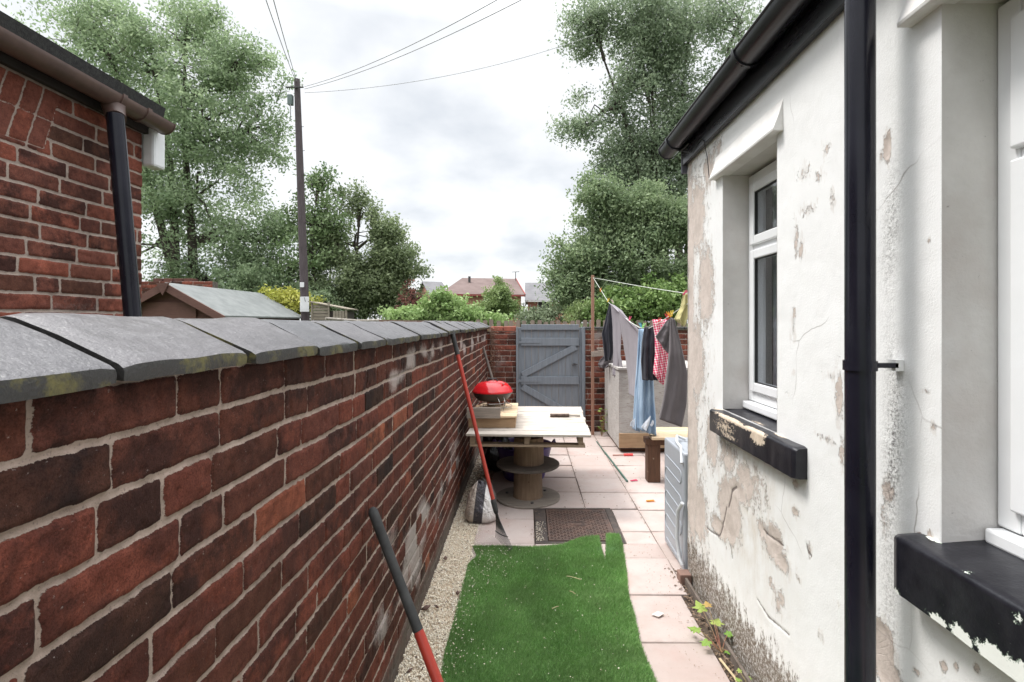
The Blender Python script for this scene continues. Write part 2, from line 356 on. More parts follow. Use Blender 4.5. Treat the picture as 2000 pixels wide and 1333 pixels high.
# ---------------------------------------------------------------- ground
def m_dirt(name, c1, c2, c3):
    t = NT(name); n = t.noise(16, 6, .7); n2 = t.noise(120, 3, .7, off=3)
    c = t.mix(t.ramp(n, [(.35, 0.0), (.65, 1.0)]), c1, c2); c = t.mix(t.ramp(n2, [(.55, 0.0), (.7, .7)]), c, c3)
    return t.fin(c, .95, .2, 0, t.bump(n2, .9, .01))
M['soil'] = m_dirt('soil', (.14, .105, .08), (.08, .06, .046), (.24, .185, .145))
M['field'] = m_dirt('field', (.06, .085, .03), (.04, .06, .022), (.12, .13, .05))
gv = [(-600, -200, -.06), (600, -200, -.06), (600, 1200, -.06), (-600, 1200, -.06)]
tag(link('ground', gv, [(0, 1, 2, 3)], M['field'], origin=(0, 0, -.06)), kind='structure')
# dirt bed of the yard
n1, n2 = 60, 160
xs = np.linspace(-.62, 3.0, n1); ys = np.linspace(-1.2, 7.4, n2); X, Y = np.meshgrid(xs, ys, indexing='ij')
Z = -.028 + .016 * (fbm(X * 14, Y * 14, 4, 3) - .5)
def gridf(a, b):
    i = np.arange(a * b).reshape(a, b); return np.stack([i[:-1, :-1].ravel(), i[1:, :-1].ravel(), i[1:, 1:].ravel(), i[:-1, 1:].ravel()], 1)
tag(link('dirt_bed', np.stack([X, Y, Z], -1).reshape(-1, 3), gridf(n1, n2), M['soil'], origin=(0, 0, 0), smooth=True), kind='structure')
def m_slab():
    t = NT('paving'); r = t.attr('rnd'); n = t.noise(5, 5, .65); f = t.noise(230, 3, .7, off=2)
    c = t.mix(r, (.38, .312, .284), (.44, .374, .346)); c = t.mix(t.ramp(n, [(.42, 0.0), (.75, .5)]), c, (.38, .275, .24))
    c = t.mix(t.ramp(t.noise(2.4, 4, .6, off=8), [(.56, 0.0), (.72, .55)]), c, (.35, .225, .195))
    c = t.mix(t.ramp(f, [(.60, 0.0), (.74, .5)]), c, (.33, .24, .21))
    c = t.mix(t.ramp(t.noise(46, 5, .75, off=5), [(.60, 0.0), (.70, .55)]), c, (.24, .19, .16)); c = t.mix(t.ramp(t.noise(1.6, 5, .7, off=25), [(.5, 0.0), (.68, .4)]), c, (.29, .235, .205))
    e = t.attr('edge')
    c = t.mix(t.math('MULTIPLY', e, t.ramp(t.noise(20, 4, .7, off=6), [(.35, .0), (.75, .55)])), c, (.27, .215, .185))
    return t.fin(c, .8, .35, 0, t.bump(t.math('ADD', f, t.math('MULTIPLY', n, 1.5)), .35, .002))
M['slab'] = m_slab()
def rebuild_slabs():
    V = []; F = []; rn = []; ed = []
    def slab(x0, x1, y0, y1):
        g = .0024; x0 += g; x1 -= g; y0 += g; y1 -= g
        if x1 - x0 < .05 or y1 - y0 < .05: return
        dz = random.uniform(-.003, .003); tx, ty = random.uniform(-.004, .004), random.uniform(-.004, .004); r = random.random()
        lo = len(V); c = ((x0 + x1) / 2, (y0 + y1) / 2); nx = 9
        ins = [0, .003, .012, .035]
        us = ins + [.5 * (1) ] ; 
        def cuts(a, b): return [a + i for i in ins] + [a + (b - a) * k for k in (.3, .5, .7)] + [b - i for i in ins[::-1]]
        cx, cy = cuts(x0, x1), cuts(y0, y1); n = len(cx)
        for i, x in enumerate(cx):
            for j, y in enumerate(cy):
                d = min(min(x - x0, x1 - x), min(y - y0, y1 - y))
                z = -(.003 if d < 1e-6 else 0) + dz + tx * (x - c[0]) / .2 + ty * (y - c[1]) / .2
                V.append((x, y, z)); rn.append(r); ed.append(1 - min(1, d / .035))
        for i in range(n - 1):
            for j in range(n - 1):
                F.append((lo + i * n + j, lo + (i + 1) * n + j, lo + (i + 1) * n + j + 1, lo + i * n + j + 1))
        # skirt
        ring = [i * n for i in range(n)] + [(n - 1) * n + j for j in range(1, n)] + [i * n + n - 1 for i in range(n - 2, -1, -1)] + [j for j in range(n - 2, 0, -1)]
        b0 = len(V)
        for q in ring: x, y, z = V[lo + q]; V.append((x, y, -.05)); rn.append(r); ed.append(1)
        m = len(ring)
        for q in range(m): F.append((lo + ring[q], lo + ring[(q + 1) % m], b0 + (q + 1) % m, b0 + q)[::-1])
    cols = [(-.36, .05, 2.17), (.05, .46, 2.38), (.46, .87, 2.356), (.87, 1.29, 2.77), (1.29, 1.72, 2.55), (1.72, 2.15, 2.7)]
    for ci, (x0, x1, off) in enumerate(cols):
        y = off - .415 * 9
        while y < 6.98:
            a, b = y, min(y + .415, 6.97); y += .415
            xr = x1
            if ci >= 3 and a < 2.98:
                a = max(a, 2.99)
                if b - a < .06: continue
            if ci == 2 and b < 3.0: xr = .835
            if b <= -.6: continue
            # manhole frame opening
            if ci == 1 and b > 3.42 and a < 4.04:
                if a < 3.42: slab(x0, xr, a, 3.40)
                if b > 4.06: slab(x0, xr, 4.06, b)
                continue
            if ci == 2 and b > 3.42 and a < 4.04:
                if a < 3.42 and b > 3.42: slab(x0, xr, a, 3.40); a = 3.40
                if b > 4.06: slab(x0, xr, 4.06, b); b = 4.06
                if b - a > .06: slab(.66, xr, a, b)
                continue
            slab(x0, xr, a, b)
    return tag(link('pavement', V, F, M['slab'], origin=(0, 0, 0), attrs={'rnd': rn, 'edge': ed}), kind='structure')
rebuild_slabs()

# ---------------------------------------------------------------- brickwork as real relief
def brickwork(name, mat, parent, us, zs, fmap, ch=.0745, z0=1.317, L=.236, seed=1, header=lambda k, u: .12, relief=.006, arch=None, flor=None, jh=.0056, jv=.0032, dark_top=False):
    rg = np.random.default_rng(seed)
    U, Zz = np.meshgrid(us, zs, indexing='ij')
    wu = U + .008 * (fbm(U * 7, Zz * 7, 2, seed) - .5) + .0045 * (fbm(U * 55, Zz * 55, 2, seed + 4) - .5)
    wz = Zz + .012 * (fbm(U * 3.5, Zz * 1.2, 2, seed + 7) - .5) + .0045 * (fbm(U * 60, Zz * 60, 2, seed + 9) - .5)
    k = np.floor((wz - z0) / ch).astype(int); fz = (wz - z0) - k * ch
    d_z = np.minimum(fz, ch - fz) - jh
    du = np.zeros_like(U); rid = np.zeros_like(U); rid2 = np.zeros_like(U); hoff = np.zeros_like(U); tl = np.zeros_like(U)
    u0, u1 = us[0] - .5, us[-1] + .5
    for kk in range(k.min(), k.max() + 1):
        b = [u0 - rg.random() * L]
        if kk % 2: b[0] -= L / 2
        while b[-1] < u1:
            ll = (L / 2 if rg.random() < header(kk, b[-1]) else L) * (1 + rg.uniform(-.025, .025)); b.append(b[-1] + ll)
        b = np.array(b); m = k == kk; uu = wu[m]
        i = np.clip(np.searchsorted(b, uu) - 1, 0, len(b) - 2)
        du[m] = np.minimum(uu - b[i], b[i + 1] - uu) - jv
        r1 = rg.random(len(b)); r2 = rg.random(len(b)); ho = rg.uniform(-.0022, .0022, len(b)); tt = rg.uniform(-1, 1, len(b))
        rid[m] = r1[i]; rid2[m] = r2[i]; hoff[m] = ho[i]; tl[m] = tt[i] * (uu - (b[i] + b[i + 1]) / 2) * .015
    if dark_top: rid = np.where(k >= -1 + 0 * k, rid * .35, rid); rid2 = np.where(k >= -1, .75 + .25 * rid2, rid2)  # courses below the coping take darker brick tones
    if arch is not None:
        au, az0, az1 = arch
        # two rings of tapered bricks on end over the opening
        sl_ = (wz - az0) * .30
        m = (U < au + (Zz - az0) * .30) & (Zz > az0) & (Zz < az1)
        ring = np.floor((wz - az0) / ((az1 - az0) / 2)); hh = (az1 - az0) / 2; fr = (wz - az0) - ring * hh
        aa = (au - (wu - sl_)); j = np.floor(aa / .078); fa = aa - j * .078
        du = np.where(m, np.minimum(fa, .078 - fa) - .004, du); d_z = np.where(m, np.minimum(fr, hh - fr) - .003, d_z)
        h1 = np.abs(np.sin(j * 12.9898 + ring * 78.233) * 43758.5453) % 1
        rid = np.where(m, .5 + .35 * h1, rid); rid2 = np.where(m, h1 * .4, rid2); hoff = np.where(m, (h1 - .5) * .002, hoff); tl = np.where(m, 0, tl)
    a = np.maximum(du, -1); c = np.maximum(d_z, -1)
    rr = .006
    q = np.where((du < rr) & (d_z < rr), rr - np.sqrt(np.maximum(rr - du, 0) ** 2 + np.maximum(rr - d_z, 0) ** 2), np.minimum(du, d_z))
    s = np.clip((q + .0015) / .005, 0, 1); s = s * s * (3 - 2 * s)
    spall = np.clip((fbm(U * 40, Zz * 40, 3, seed + 20) - .62) * 8, 0, 1)
    h = relief * s + (hoff + tl) * s + .0012 * (fbm(U * 90, Zz * 90, 2, seed + 11) - .5) + .0022 * (fbm(U * 22, Zz * 22, 2, seed + 13) - .5) - spall * .0025 * s + .0018 * (1 - s) * fbm(U * 70, Zz * 70, 2, seed + 5)
    V = fmap(U, Zz, h)
    fl = flor(U, Zz) if flor else np.zeros_like(U)
    fl = np.clip(fl * (.35 + 1.1 * rid2), 0, 1)
    return link(name, V.reshape(-1, 3), gridf(len(us), len(zs)), mat, parent, smooth=True,
                attrs={'edge': np.clip(q * 1000, -8, 12), 'rnd': rid, 'rnd2': rid2, 'flor': fl})

# near boundary wall on the left, running away from the camera
WX = -.545
lw = empty('boundary_wall', (WX - .115, 3.4, 0), 'long red brick boundary wall under dark saddle coping on the left side of the yard', 'wall')
us = [-.7]
while us[-1] < 7.0: us.append(us[-1] + (.008 if us[-1] < .32 else min(.012, .0036 + max(0, us[-1] - .9) * .0016)))
us = np.array(us); zs = np.arange(-.06, 1.402, .0048)
def lwflor(U, Z):
    b = np.exp(-((Z - .42 - .1 * np.sin(U * 2)) / .28) ** 2) * np.clip((U - 1.1) / .8, 0, 1) * np.clip((5.5 - U) / 2, 0, 1)
    n = fbm(U * 2.2, Z * 3.2, 3, 40)
    top = np.exp(-((Z - 1.27) / .09) ** 2) * np.clip((U - 1.15) / .3, 0, 1)
    return np.clip(b * np.clip((n - .38) * 3.2, 0, 1) * .95 + top * np.clip((fbm(U * 5, Z * 6, 2, 44) - .45) * 4, 0, 1) * .75, 0, 1)
def lwbow(U): return 0.0
brickwork('brick_face', M['brick_side'], lw, us, zs, lambda U, Z, h: np.stack([WX + h - .006 + .012 * (fbm(U * .9, Z * .9, 2, 50) - .5) * 1.0, U, Z], -1),
          header=lambda k, u: (.62 if (k >= -2 and u > 1.2) else (.7 if (k % 4 == 0 and u > 1.6) else .13)), seed=3, flor=lwflor, dark_top=True)
MB().box(WX - .23, WX - .012, -.7, 7.0, -.06, 1.40).build('wall_core', M['mortar'], lw)
y = -.83; k = 0
while y < 6.98:
    l = .298 + random.uniform(-.006, .006); x = 0
    off = random.uniform(-.008, .008); dz = random.uniform(-.006, .005) + .003; rot = random.uniform(-.02, .02)
    yc = y + l / 2; t2 = .008 + random.uniform(-.0015, .002)
    # saddle-back profile, front lip to ridge to back lip
    prof = [(-.51, 1.386), (-.509, 1.398), (-.511, 1.409), (-.518, 1.4145), (-.60, 1.452), (-.632, 1.468), (-.652, 1.4745), (-.668, 1.4755), (-.684, 1.4725), (-.70, 1.464), (-.80, 1.4145), (-.81, 1.408), (-.81, 1.386), (-.66, 1.396)]
    V = []; F = []; n = len(prof); NS = 14
    for i in range(NS + 1):
        t = i / NS; yy = y + t2 + (l - 2 * t2) * t; e = min(t, 1 - t) * l; sh = .004 * max(0, 1 - e / .006)
        for (px_, pz_) in prof:
            wx = .0035 * (float(vnoise(yy * 22, px_ * 30 + k * 9, 60)) - .5) * 2; wz = .003 * (float(vnoise(yy * 14, px_ * 22 + k * 7, 61)) - .5) * 2
            cx_ = -.66; xx = cx_ + (px_ - cx_) * (1 - sh * 2) + off + rot * (yy - yc) + wx
            V.append((xx, yy + rot * (px_ - cx_) * .3 + .003 * (float(vnoise(px_ * 40, k * 3.3, 66)) - .5) * (1 if i in (0, NS) else 0), pz_ - sh * (.8 if pz_ > 1.40 else -.8) + dz + wz))
    for i in range(NS):
        for j in range(n):
            j2 = (j + 1) % n; F.append((i * n + j, i * n + j2, (i + 1) * n + j2, (i + 1) * n + j)[::-1])
    F.append(tuple(range(n))); F.append(tuple(NS * n + j for j in range(n))[::-1])
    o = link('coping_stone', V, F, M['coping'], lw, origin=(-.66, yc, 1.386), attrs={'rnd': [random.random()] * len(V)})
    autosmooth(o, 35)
    y += l; k += 1

# far end wall: left pier and right stretch
def side(name, label, x0, x1, top, seed, cap):
    e = empty(name, ((x0 + x1) / 2, 7.1, 0), label, 'wall')
    us = np.arange(x0, x1 + .001, .009); zs = np.arange(-.05, top, .0075)
    brickwork('brick_face', M['brick_end'], e, us, zs, lambda U, Z, h: np.stack([U, 7.0 - h, Z], -1)[:, ::-1, :] if False else np.stack([U, 7.0 - h, Z], -1), seed=seed, header=lambda k, u: .35,
              flor=lambda U, Z: np.clip(fbm(U * 4, Z * 4, 3, seed) * 1.3 - .4, 0, 1), relief=.010)
    MB().box(x0 + .002, x1 - .002, 7.004, 7.22, -.05, top - .005).build('wall_core', M['mortar'], e)
    cap(e); return e
def capL(e):
    m = MB()
    for i in range(2): m.box(-.50 + i * .175, -.50 + i * .175 + .165, 6.985, 7.22, 1.352, 1.415)
    m.build('capping_brick', simple('red_cap', (.34, .10, .06), (.26, .075, .05), .8, 20, bs=.5), e, bevel=.006)
side('gate_pier', 'short brick pier in the corner between the boundary wall and the grey gate', -.56, -.152, 1.35, 21, capL)
def capR(e):
    x = .79
    while x < 2.95:
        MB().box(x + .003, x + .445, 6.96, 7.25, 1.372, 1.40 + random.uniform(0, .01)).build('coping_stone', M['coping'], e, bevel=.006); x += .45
side('end_wall', 'red brick end wall behind the washing line, right of the grey gate', .775, 3.0, 1.37, 33, capR)
# dried creeper on the pier
m = MB()
for i in range(150):
    x = -.50 + abs(random.gauss(0, .06)); z = random.uniform(.9, 1.40); y_ = 6.97 - random.random() * .03; a = random.random() * 6; s_ = random.uniform(.008, .02)
    m.add([(x - s_ * math.cos(a), y_, z - s_ * math.sin(a)), (x + .3 * s_ * math.sin(a), y_ - .01, z - .3 * s_ * math.cos(a)), (x + s_ * math.cos(a), y_, z + s_ * math.sin(a)), (x - .3 * s_ * math.sin(a), y_ - .006, z + .3 * s_ * math.cos(a))], [(0, 1, 2, 3)])
for i in range(8):
    x = -.50 + random.random() * .05; m.tube([(x + random.gauss(0, .015), 6.975, z) for z in np.linspace(.75, 1.4, 7)], .0025, 5)
tag(m.build('creeper', simple('dry_leaf', (.28, .17, .12), (.16, .09, .06), .9)), 'dried brown creeper clinging to the corner of the brick pier', 'creeper')

# ---------------------------------------------------------------- gate
g = empty('garden_gate', (.30, 6.95, 0), 'grey painted ledged and braced plank gate closing the far end of the yard', 'gate')
m = MB(); x = -.125
while x < .72:
    w = .092; m.box(x, x + w - .004, 6.985, 7.003, .03 + random.uniform(-.004, .004), 1.405 + random.uniform(-.003, .003)); x += w
m.build('plank_panel', M['gate'], g, bevel=.003)
for z, h in ((1.37, .075), (1.155, .105), (.63, .105), (.12, .10)):
    MB().box(-.085, .70, 6.955, 6.984, z, z + h).build('rail', M['gate'], g, bevel=.004)
MB().bar((-.07, 6.969, .755), (.66, 6.969, 1.14), .026, .085, up=(0, 0, 1)).build('brace', M['gate'], g, bevel=.004)
MB().bar((-.07, 6.969, .60), (.55, 6.969, .24), .026, .085, up=(0, 0, 1)).build('brace', M['gate'], g, bevel=.004)
m = MB(); m.tube([(.60, 6.93, .905), (.68, 6.93, .905)], .007, 8); m.box(.62, .66, 6.935, 6.984, .895, .915); m.tube([(.61, 6.93, .905), (.61, 6.91, .885)], .005, 6)
m.build('bolt', M['dark_metal'], g)
for z in (1.205, .68):
    m = MB(); m.box(-.12, .18, 6.948, 6.954, z - .014, z + .014); m.tube([(-.125, 6.945, z - .03), (-.125, 6.945, z + .03)], .008, 8); m.build('strap_hinge', M['gate'], g)
for x0, x1 in ((-.152, -.129), (.738, .775)):
    MB().box(x0, x1, 6.93, 7.03, 0, 1.41).build('gate_post', M['gate'], g, bevel=.003)

# picket fence beyond
f = empty('picket_fence', (1, 9, 0), 'low weathered brown picket fence seen just above the gate and end wall', 'fence')
x = -1.25
while x < 3.1:
    h = 1.50 + random.uniform(-.02, .025); l = random.gauss(0, .01)
    V = [(x, 9), (x + .072, 9)]
    mm = MB(); mm.prism([(x + l * 0, -.05), (x + .072, -.05), (x + .072 + l, h - .01), (x + .062 + l, h), (x + .01 + l, h), (x + l, h - .01)], 1, 9.0, 9.018)
    mm.build('picket', M['picket'], f); x += .118 + random.uniform(-.006, .006)
for z in (.45, 1.2): MB().box(-1.25, 3.1, 9.02, 9.05, z, z + .07).build('fence_rail', M['picket'], f)

# ---------------------------------------------------------------- white house on the right
HX = .93; HY = 2.97; HT = 2.40
hs = empty('rendered_house', (1.9, 1.2, 0), 'white rendered house with flaking paint, black window sills and black guttering on the right', 'house')
def m_paint():
    t = NT('flaking_paint')
    d = t.attr('dmg'); st = t.attr('stain'); x, y, z = t.xyz(t.pos)
    n1 = t.noise(26, 7, .74, stretch=(1, 1, .65)); n2 = t.noise(95, 4, .7, off=3); n3 = t.noise(7, 4, .6, off=7)
    v = t.math('ADD', d, t.math('MULTIPLY', t.math('SUBTRACT', t.math('ADD', t.math('MULTIPLY', n1, .62), t.math('MULTIPLY', n2, .38)), .5), 1.65))
    gone = t.ramp(v, [(.495, 0.0), (.505, 1.0)]); lip = t.ramp(v, [(.455, 0.0), (.495, 1.0), (.51, 0.0)])
    white = t.mix(t.ramp(n3, [(.35, 0.0), (.75, .6)]), (.80, .80, .79), (.74, .735, .72))
    thin = t.ramp(t.math('ADD', d, t.math('MULTIPLY', t.math('SUBTRACT', t.noise(48, 5, .7, stretch=(1, 1, .35), off=22), .5), 1.5)), [(.36, 0.0), (.48, .55)])
    white = t.mix(thin, white, (.63, .59, .55))
    white = t.mix(t.math('MULTIPLY', st, t.ramp(t.noise(16, 5, .7, stretch=(1, 1, .4), off=9), [(.38, .05), (.68, .9)])), white, (.60, .545, .475))
    white = t.mix(t.math('MULTIPLY', lip, .55), white, (.9, .89, .87))
    under = t.mix(t.ramp(t.noise(38, 5, .7, off=2), [(.35, 0.0), (.7, 1.0)]), (.60, .525, .475), (.47, .40, .355))
    under = t.mix(t.ramp(t.noise(10, 3, .6, off=13), [(.5, 0.0), (.7, .5)]), under, (.38, .325, .285))
    wv = t.n.new('ShaderNodeTexWave'); wv.bands_direction = 'Z'; wv.inputs['Scale'].default_value = 24; wv.inputs['Distortion'].default_value = 7.5; wv.inputs['Detail'].default_value = 2; wv.inputs['Detail Scale'].default_value = .6
    mw = t.n.new('ShaderNodeMapping'); mw.inputs['Rotation'].default_value = (.5, 0, 0); t.l.new(t.pos, mw.inputs[0]); t.l.new(mw.outputs[0], wv.inputs['Vector'])
    groove = t.math('MULTIPLY', t.ramp(wv.outputs['Fac'], [(.80, 0.0), (.97, 1.0)]), t.ramp(t.noise(9, 4, .7, off=44), [(.47, 0.0), (.62, .8)]))
    under = t.mix(t.math('MULTIPLY', groove, .28), under, (.30, .25, .22))
    edge = t.math('MULTIPLY', t.ramp(v, [(.492, 0.0), (.503, 1.0), (.53, 0.0)]), t.ramp(t.noise(12, 3, .6, off=47), [(.46, 0.0), (.56, .85)]))
    under = t.mix(edge, under, (.16, .13, .11))  # thin shadow of the paint lip, drawn in the colour
    c = t.mix(gone, white, under)
    # hairline cracks
    vo = t.n.new('ShaderNodeTexVoronoi'); vo.feature = 'DISTANCE_TO_EDGE'; vo.inputs['Scale'].default_value = 1.7
    mpn = t.n.new('ShaderNodeMixRGB'); mpn.inputs[0].default_value = .045; t.l.new(t.pos, mpn.inputs[1])
    nn = t.n.new('ShaderNodeTexNoise'); nn.inputs['Scale'].default_value = 9; t.l.new(t.pos, nn.inputs['Vector']); t.l.new(nn.outputs['Color'], mpn.inputs[2]); t.l.new(mpn.outputs[0], vo.inputs['Vector'])
    crack = t.math('MULTIPLY', t.ramp(vo.outputs[0], [(.0015, 1.0), (.004, 0.0)]), t.ramp(t.noise(2.2, 2, off=31), [(.52, 0.0), (.6, .8)]))
    c = t.mix(crack, c, (.25, .22, .2))
    c = t.mix(t.ramp(t.attr('crk'), [(.45, 0.0), (.85, .8)]), c, (.10, .08, .07))
    # damp, moss at the foot
    mz = t.math('ADD', t.math('MULTIPLY', z, 2.4), t.math('MULTIPLY', t.math('SUBTRACT', t.noise(26, 6, .75, stretch=(1, 1, .45), off=19), .5), 1.3))
    moss = t.math('MULTIPLY', t.ramp(mz, [(.46, 1.0), (.56, 0.0)]), t.ramp(y, [(.3, .35), (.5, 1.0)]))
    c = t.mix(t.math('MULTIPLY', moss, t.ramp(t.noise(70, 5, .8, off=52), [(.40, .25), (.52, .95)])), c, t.mix(t.noise(110, 3, .7), (.060, .040, .024), (.17, .12, .075)))
    # dirt speckle band (behind the downpipe)
    dk = t.attr('dirt')
    c = t.mix(t.math('MULTIPLY', dk, t.ramp(t.noise(120, 5, .8, off=25), [(.47, 0.0), (.60, 1.0)])), c, (.10, .09, .085))
    h = t.math('ADD', t.math('ADD', t.math('MULTIPLY', gone, -1.0), t.math('MULTIPLY', t.math('MULTIPLY', groove, gone), -.14)), t.math('ADD', t.math('MULTIPLY', t.noise(170, 4, .7), .30), t.math('MULTIPLY', lip, .35)))
    b1 = t.bump(h, 1.0, .004)
    b2 = t.bump(t.math('MULTIPLY', t.math('MULTIPLY', dk, t.noise(75, 5, .8, off=40)), 1.0), .9, .012, b1)
    return t.fin(c, t.ramp(gone, [(0, .55), (1, .95)]), .4, 0, b2)
M['paint'] = m_paint()
blobs = []   # (Y, Z, ry, rz, strength) of paint loss on the wall, read off the real wall
def wall_pt(px, py): Y = HX * 1000 / (px - 1030); return Y, EYE + (630 - py) / 1000 * Y
for px, py, rx_, ry_, s in [(1425, 1000, 20, 60, .85), (1440, 960, 30, 30, .55), (1405, 1030, 20, 22, .6), (1455, 940, 25, 45, .5), (1510, 1060, 22, 40, .62), (1525, 1095, 18, 22, .6), (1490, 1035, 14, 26, .5),
                        (1362, 420, 16, 80, .62), (1378, 560, 16, 90, .62), (1360, 700, 16, 90, .6), (1390, 860, 14, 60, .55), (1420, 890, 25, 40, .45), (1350, 900, 12, 160, .75), (1347, 600, 8, 300, .72), (1385, 330, 14, 40, .5),
                        (1402, 290, 12, 30, .4), (1365, 1000, 16, 60, .6), (1480, 960, 30, 60, .35), (1520, 1170, 14, 34, .42), (1505, 1140, 10, 20, .4),
                        (1555, 470, 7, 50, .40), (1564, 490, 6, 28, .46), (1570, 340, 22, 22, .32), (1625, 390, 7, 34, .45), (1578, 410, 22, 16, .38), (1600, 345, 14, 20, .3), (1616, 290, 14, 22, .33), (1548, 640, 8, 40, .36), (1550, 610, 6, 18, .4),
                        (1625, 735, 34, 14, .36), (1640, 780, 12, 70, .5), (1640, 700, 24, 20, .3), (1620, 860, 30, 10, .38), (1645, 880, 9, 40, .46), (1600, 850, 20, 8, .3), (1555, 945, 8, 14, .5), (1555, 1000, 9, 12, .5), (1580, 1070, 6, 22, .42), (1545, 725, 8, 10, .3),
                        (1735, 285, 9, 34, .68), (1722, 300, 8, 20, .4), (1735, 960, 12, 30, .52), (1728, 1010, 8, 40, .4), (1725, 1275, 22, 60, .9), (1740, 1320, 24, 40, .7), (1715, 1230, 10, 30, .6), (1790, 1310, 10, 10, .5), (1845, 1300, 9, 16, .45), (1870, 1300, 8, 16, .4), (1910, 1305, 9, 14, .5),
                        (1815, 470, 5, 8, .4), (1820, 530, 5, 5, .3), (1812, 765, 10, 6, .4), (1825, 835, 6, 14, .5), (1818, 1050, 5, 14, .6), (1800, 1046, 14, 6, .5), (1825, 640, 5, 5, .3), (1600, 1240, 12, 12, .3), (1560, 1130, 10, 10, .3), (1640, 1180, 12, 10, .3), (1540, 770, 20, 10, .25)]:
    Yc, Zc = wall_pt(px, py); blobs.append((Yc, Zc, max(.006, rx_ * Yc * Yc / (HX * 1000)), ry_ * Yc / 1000, s))
wins = [(1.906, 2.434, 1.06, 2.170), (-.25, 1.148, .972, 2.185)]
cy = np.unique(np.round(np.concatenate([np.arange(-.9, .9, .02), np.arange(.9, 2.97, .0052), [2.97], [w[0] for w in wins], [w[1] for w in wins]]), 4))
cz = np.unique(np.round(np.concatenate([np.arange(-.06, 2.40, .006), [2.40], [w[2] for w in wins], [w[3] for w in wins]]), 4))
U, Z = np.meshgrid(cy, cz, indexing='ij')
dmg = np.zeros_like(U)
for (a, b, ra, rb, s) in blobs: dmg = np.maximum(dmg, s * 1.12 * np.exp(-(((U - a) / ra) ** 2 + ((Z - b) / rb) ** 2) * .75))
dmg = dmg + .16 * (fbm(U * 2, Z * 2, 2, 70) - .35) + .07
dmg = np.maximum(dmg, .27 * np.clip((U - 2.38) / .3, 0, 1) + .12)
stain = np.clip(1.1 - np.abs(U - 2.15) / .42, 0, 1) * np.clip((.99 - Z) / .1, 0, 1) * np.clip((Z - .2) / .4, 0, 1) + .55 * np.clip((U - 2.55) / .3, 0, 1) + .5 * np.clip((.35 - Z) / .3, 0, 1)
dirt = np.exp(-((U - 1.305 - .012 * np.sin(Z * 9)) / .032) ** 2) * (.06 + .9 * np.exp(-((Z - 1.15) / .22) ** 2) + .55 * np.exp(-((Z - 1.72) / .14) ** 2) + .3 * np.exp(-((Z - .75) / .2) ** 2))
dirt = np.clip(dirt, 0, 1)
relief = .010 * (fbm(U * 1.7, Z * 1.7, 3, 80) - .5) + .0022 * (fbm(U * 16, Z * 16, 3, 81) - .5) + .006 * np.clip((U - 2.9) / .07, 0, 1) * (fbm(U * 5, Z * 14, 2, 82) - .5) * 2 + .004 * dirt * (fbm(U * 60, Z * 60, 3, 83) - .3)
def polyd(pts):
    d = np.full(U.shape, 9.0); q = [wall_pt(*p) for p in pts]
    for (a0, b0), (a1, b1) in zip(q[:-1], q[1:]):
        L2 = (a1 - a0) ** 2 + (b1 - b0) ** 2; t = np.clip(((U - a0) * (a1 - a0) + (Z - b0) * (b1 - b0)) / L2, 0, 1)
        d = np.minimum(d, np.hypot(U - a0 - t * (a1 - a0), Z - b0 - t * (b1 - b0)))
    return d
wob = .010 * (fbm(U * 40, Z * 40, 3, 88) - .5)
crk = np.zeros_like(U)
for pts, w in [([(1437, 951), (1428, 958), (1424, 978), (1421, 990)], .0075), ([(1417, 990), (1410, 1025), (1404, 1046)], .006), ([(1380, 1030), (1388, 1038), (1402, 1046)], .006), ([(1490, 1033), (1500, 1045), (1530, 1066)], .005),
               ([(1575, 1062), (1577, 1075), (1584, 1086)], .006), ([(1478, 1170), (1500, 1205), (1540, 1240)], .004), ([(1425, 1065), (1429, 1090)], .005)]:
    crk = np.maximum(crk, np.clip(1.5 - np.abs(polyd(pts) + wob * .5) / w, 0, 1))
# the cement patches lift off round the biggest bare areas
relief = relief - .003 * crk - .0035 * np.clip((dmg - .55) * 6, 0, 1)
edgef = np.ones_like(U)
for (a, b, c, d) in wins:
    inside = (U >= a - 1e-4) & (U <= b + 1e-4) & (Z >= c - 1e-4) & (Z <= d + 1e-4); relief = np.where(inside, 0, relief)
V = np.stack([HX - relief, U, Z], -1).reshape(-1, 3)
F = gridf(len(cy), len(cz))
fc = V[F].mean(1); keep = np.ones(len(F), bool)
for (a, b, c, d) in wins: keep &= ~((fc[:, 1] > a) & (fc[:, 1] < b) & (fc[:, 2] > c) & (fc[:, 2] < d))
F = F[keep][:, ::-1]
link('wall_face', V, F, M['paint'], hs, smooth=True, attrs={'dmg': dmg, 'stain': stain, 'dirt': dirt, 'crk': crk})
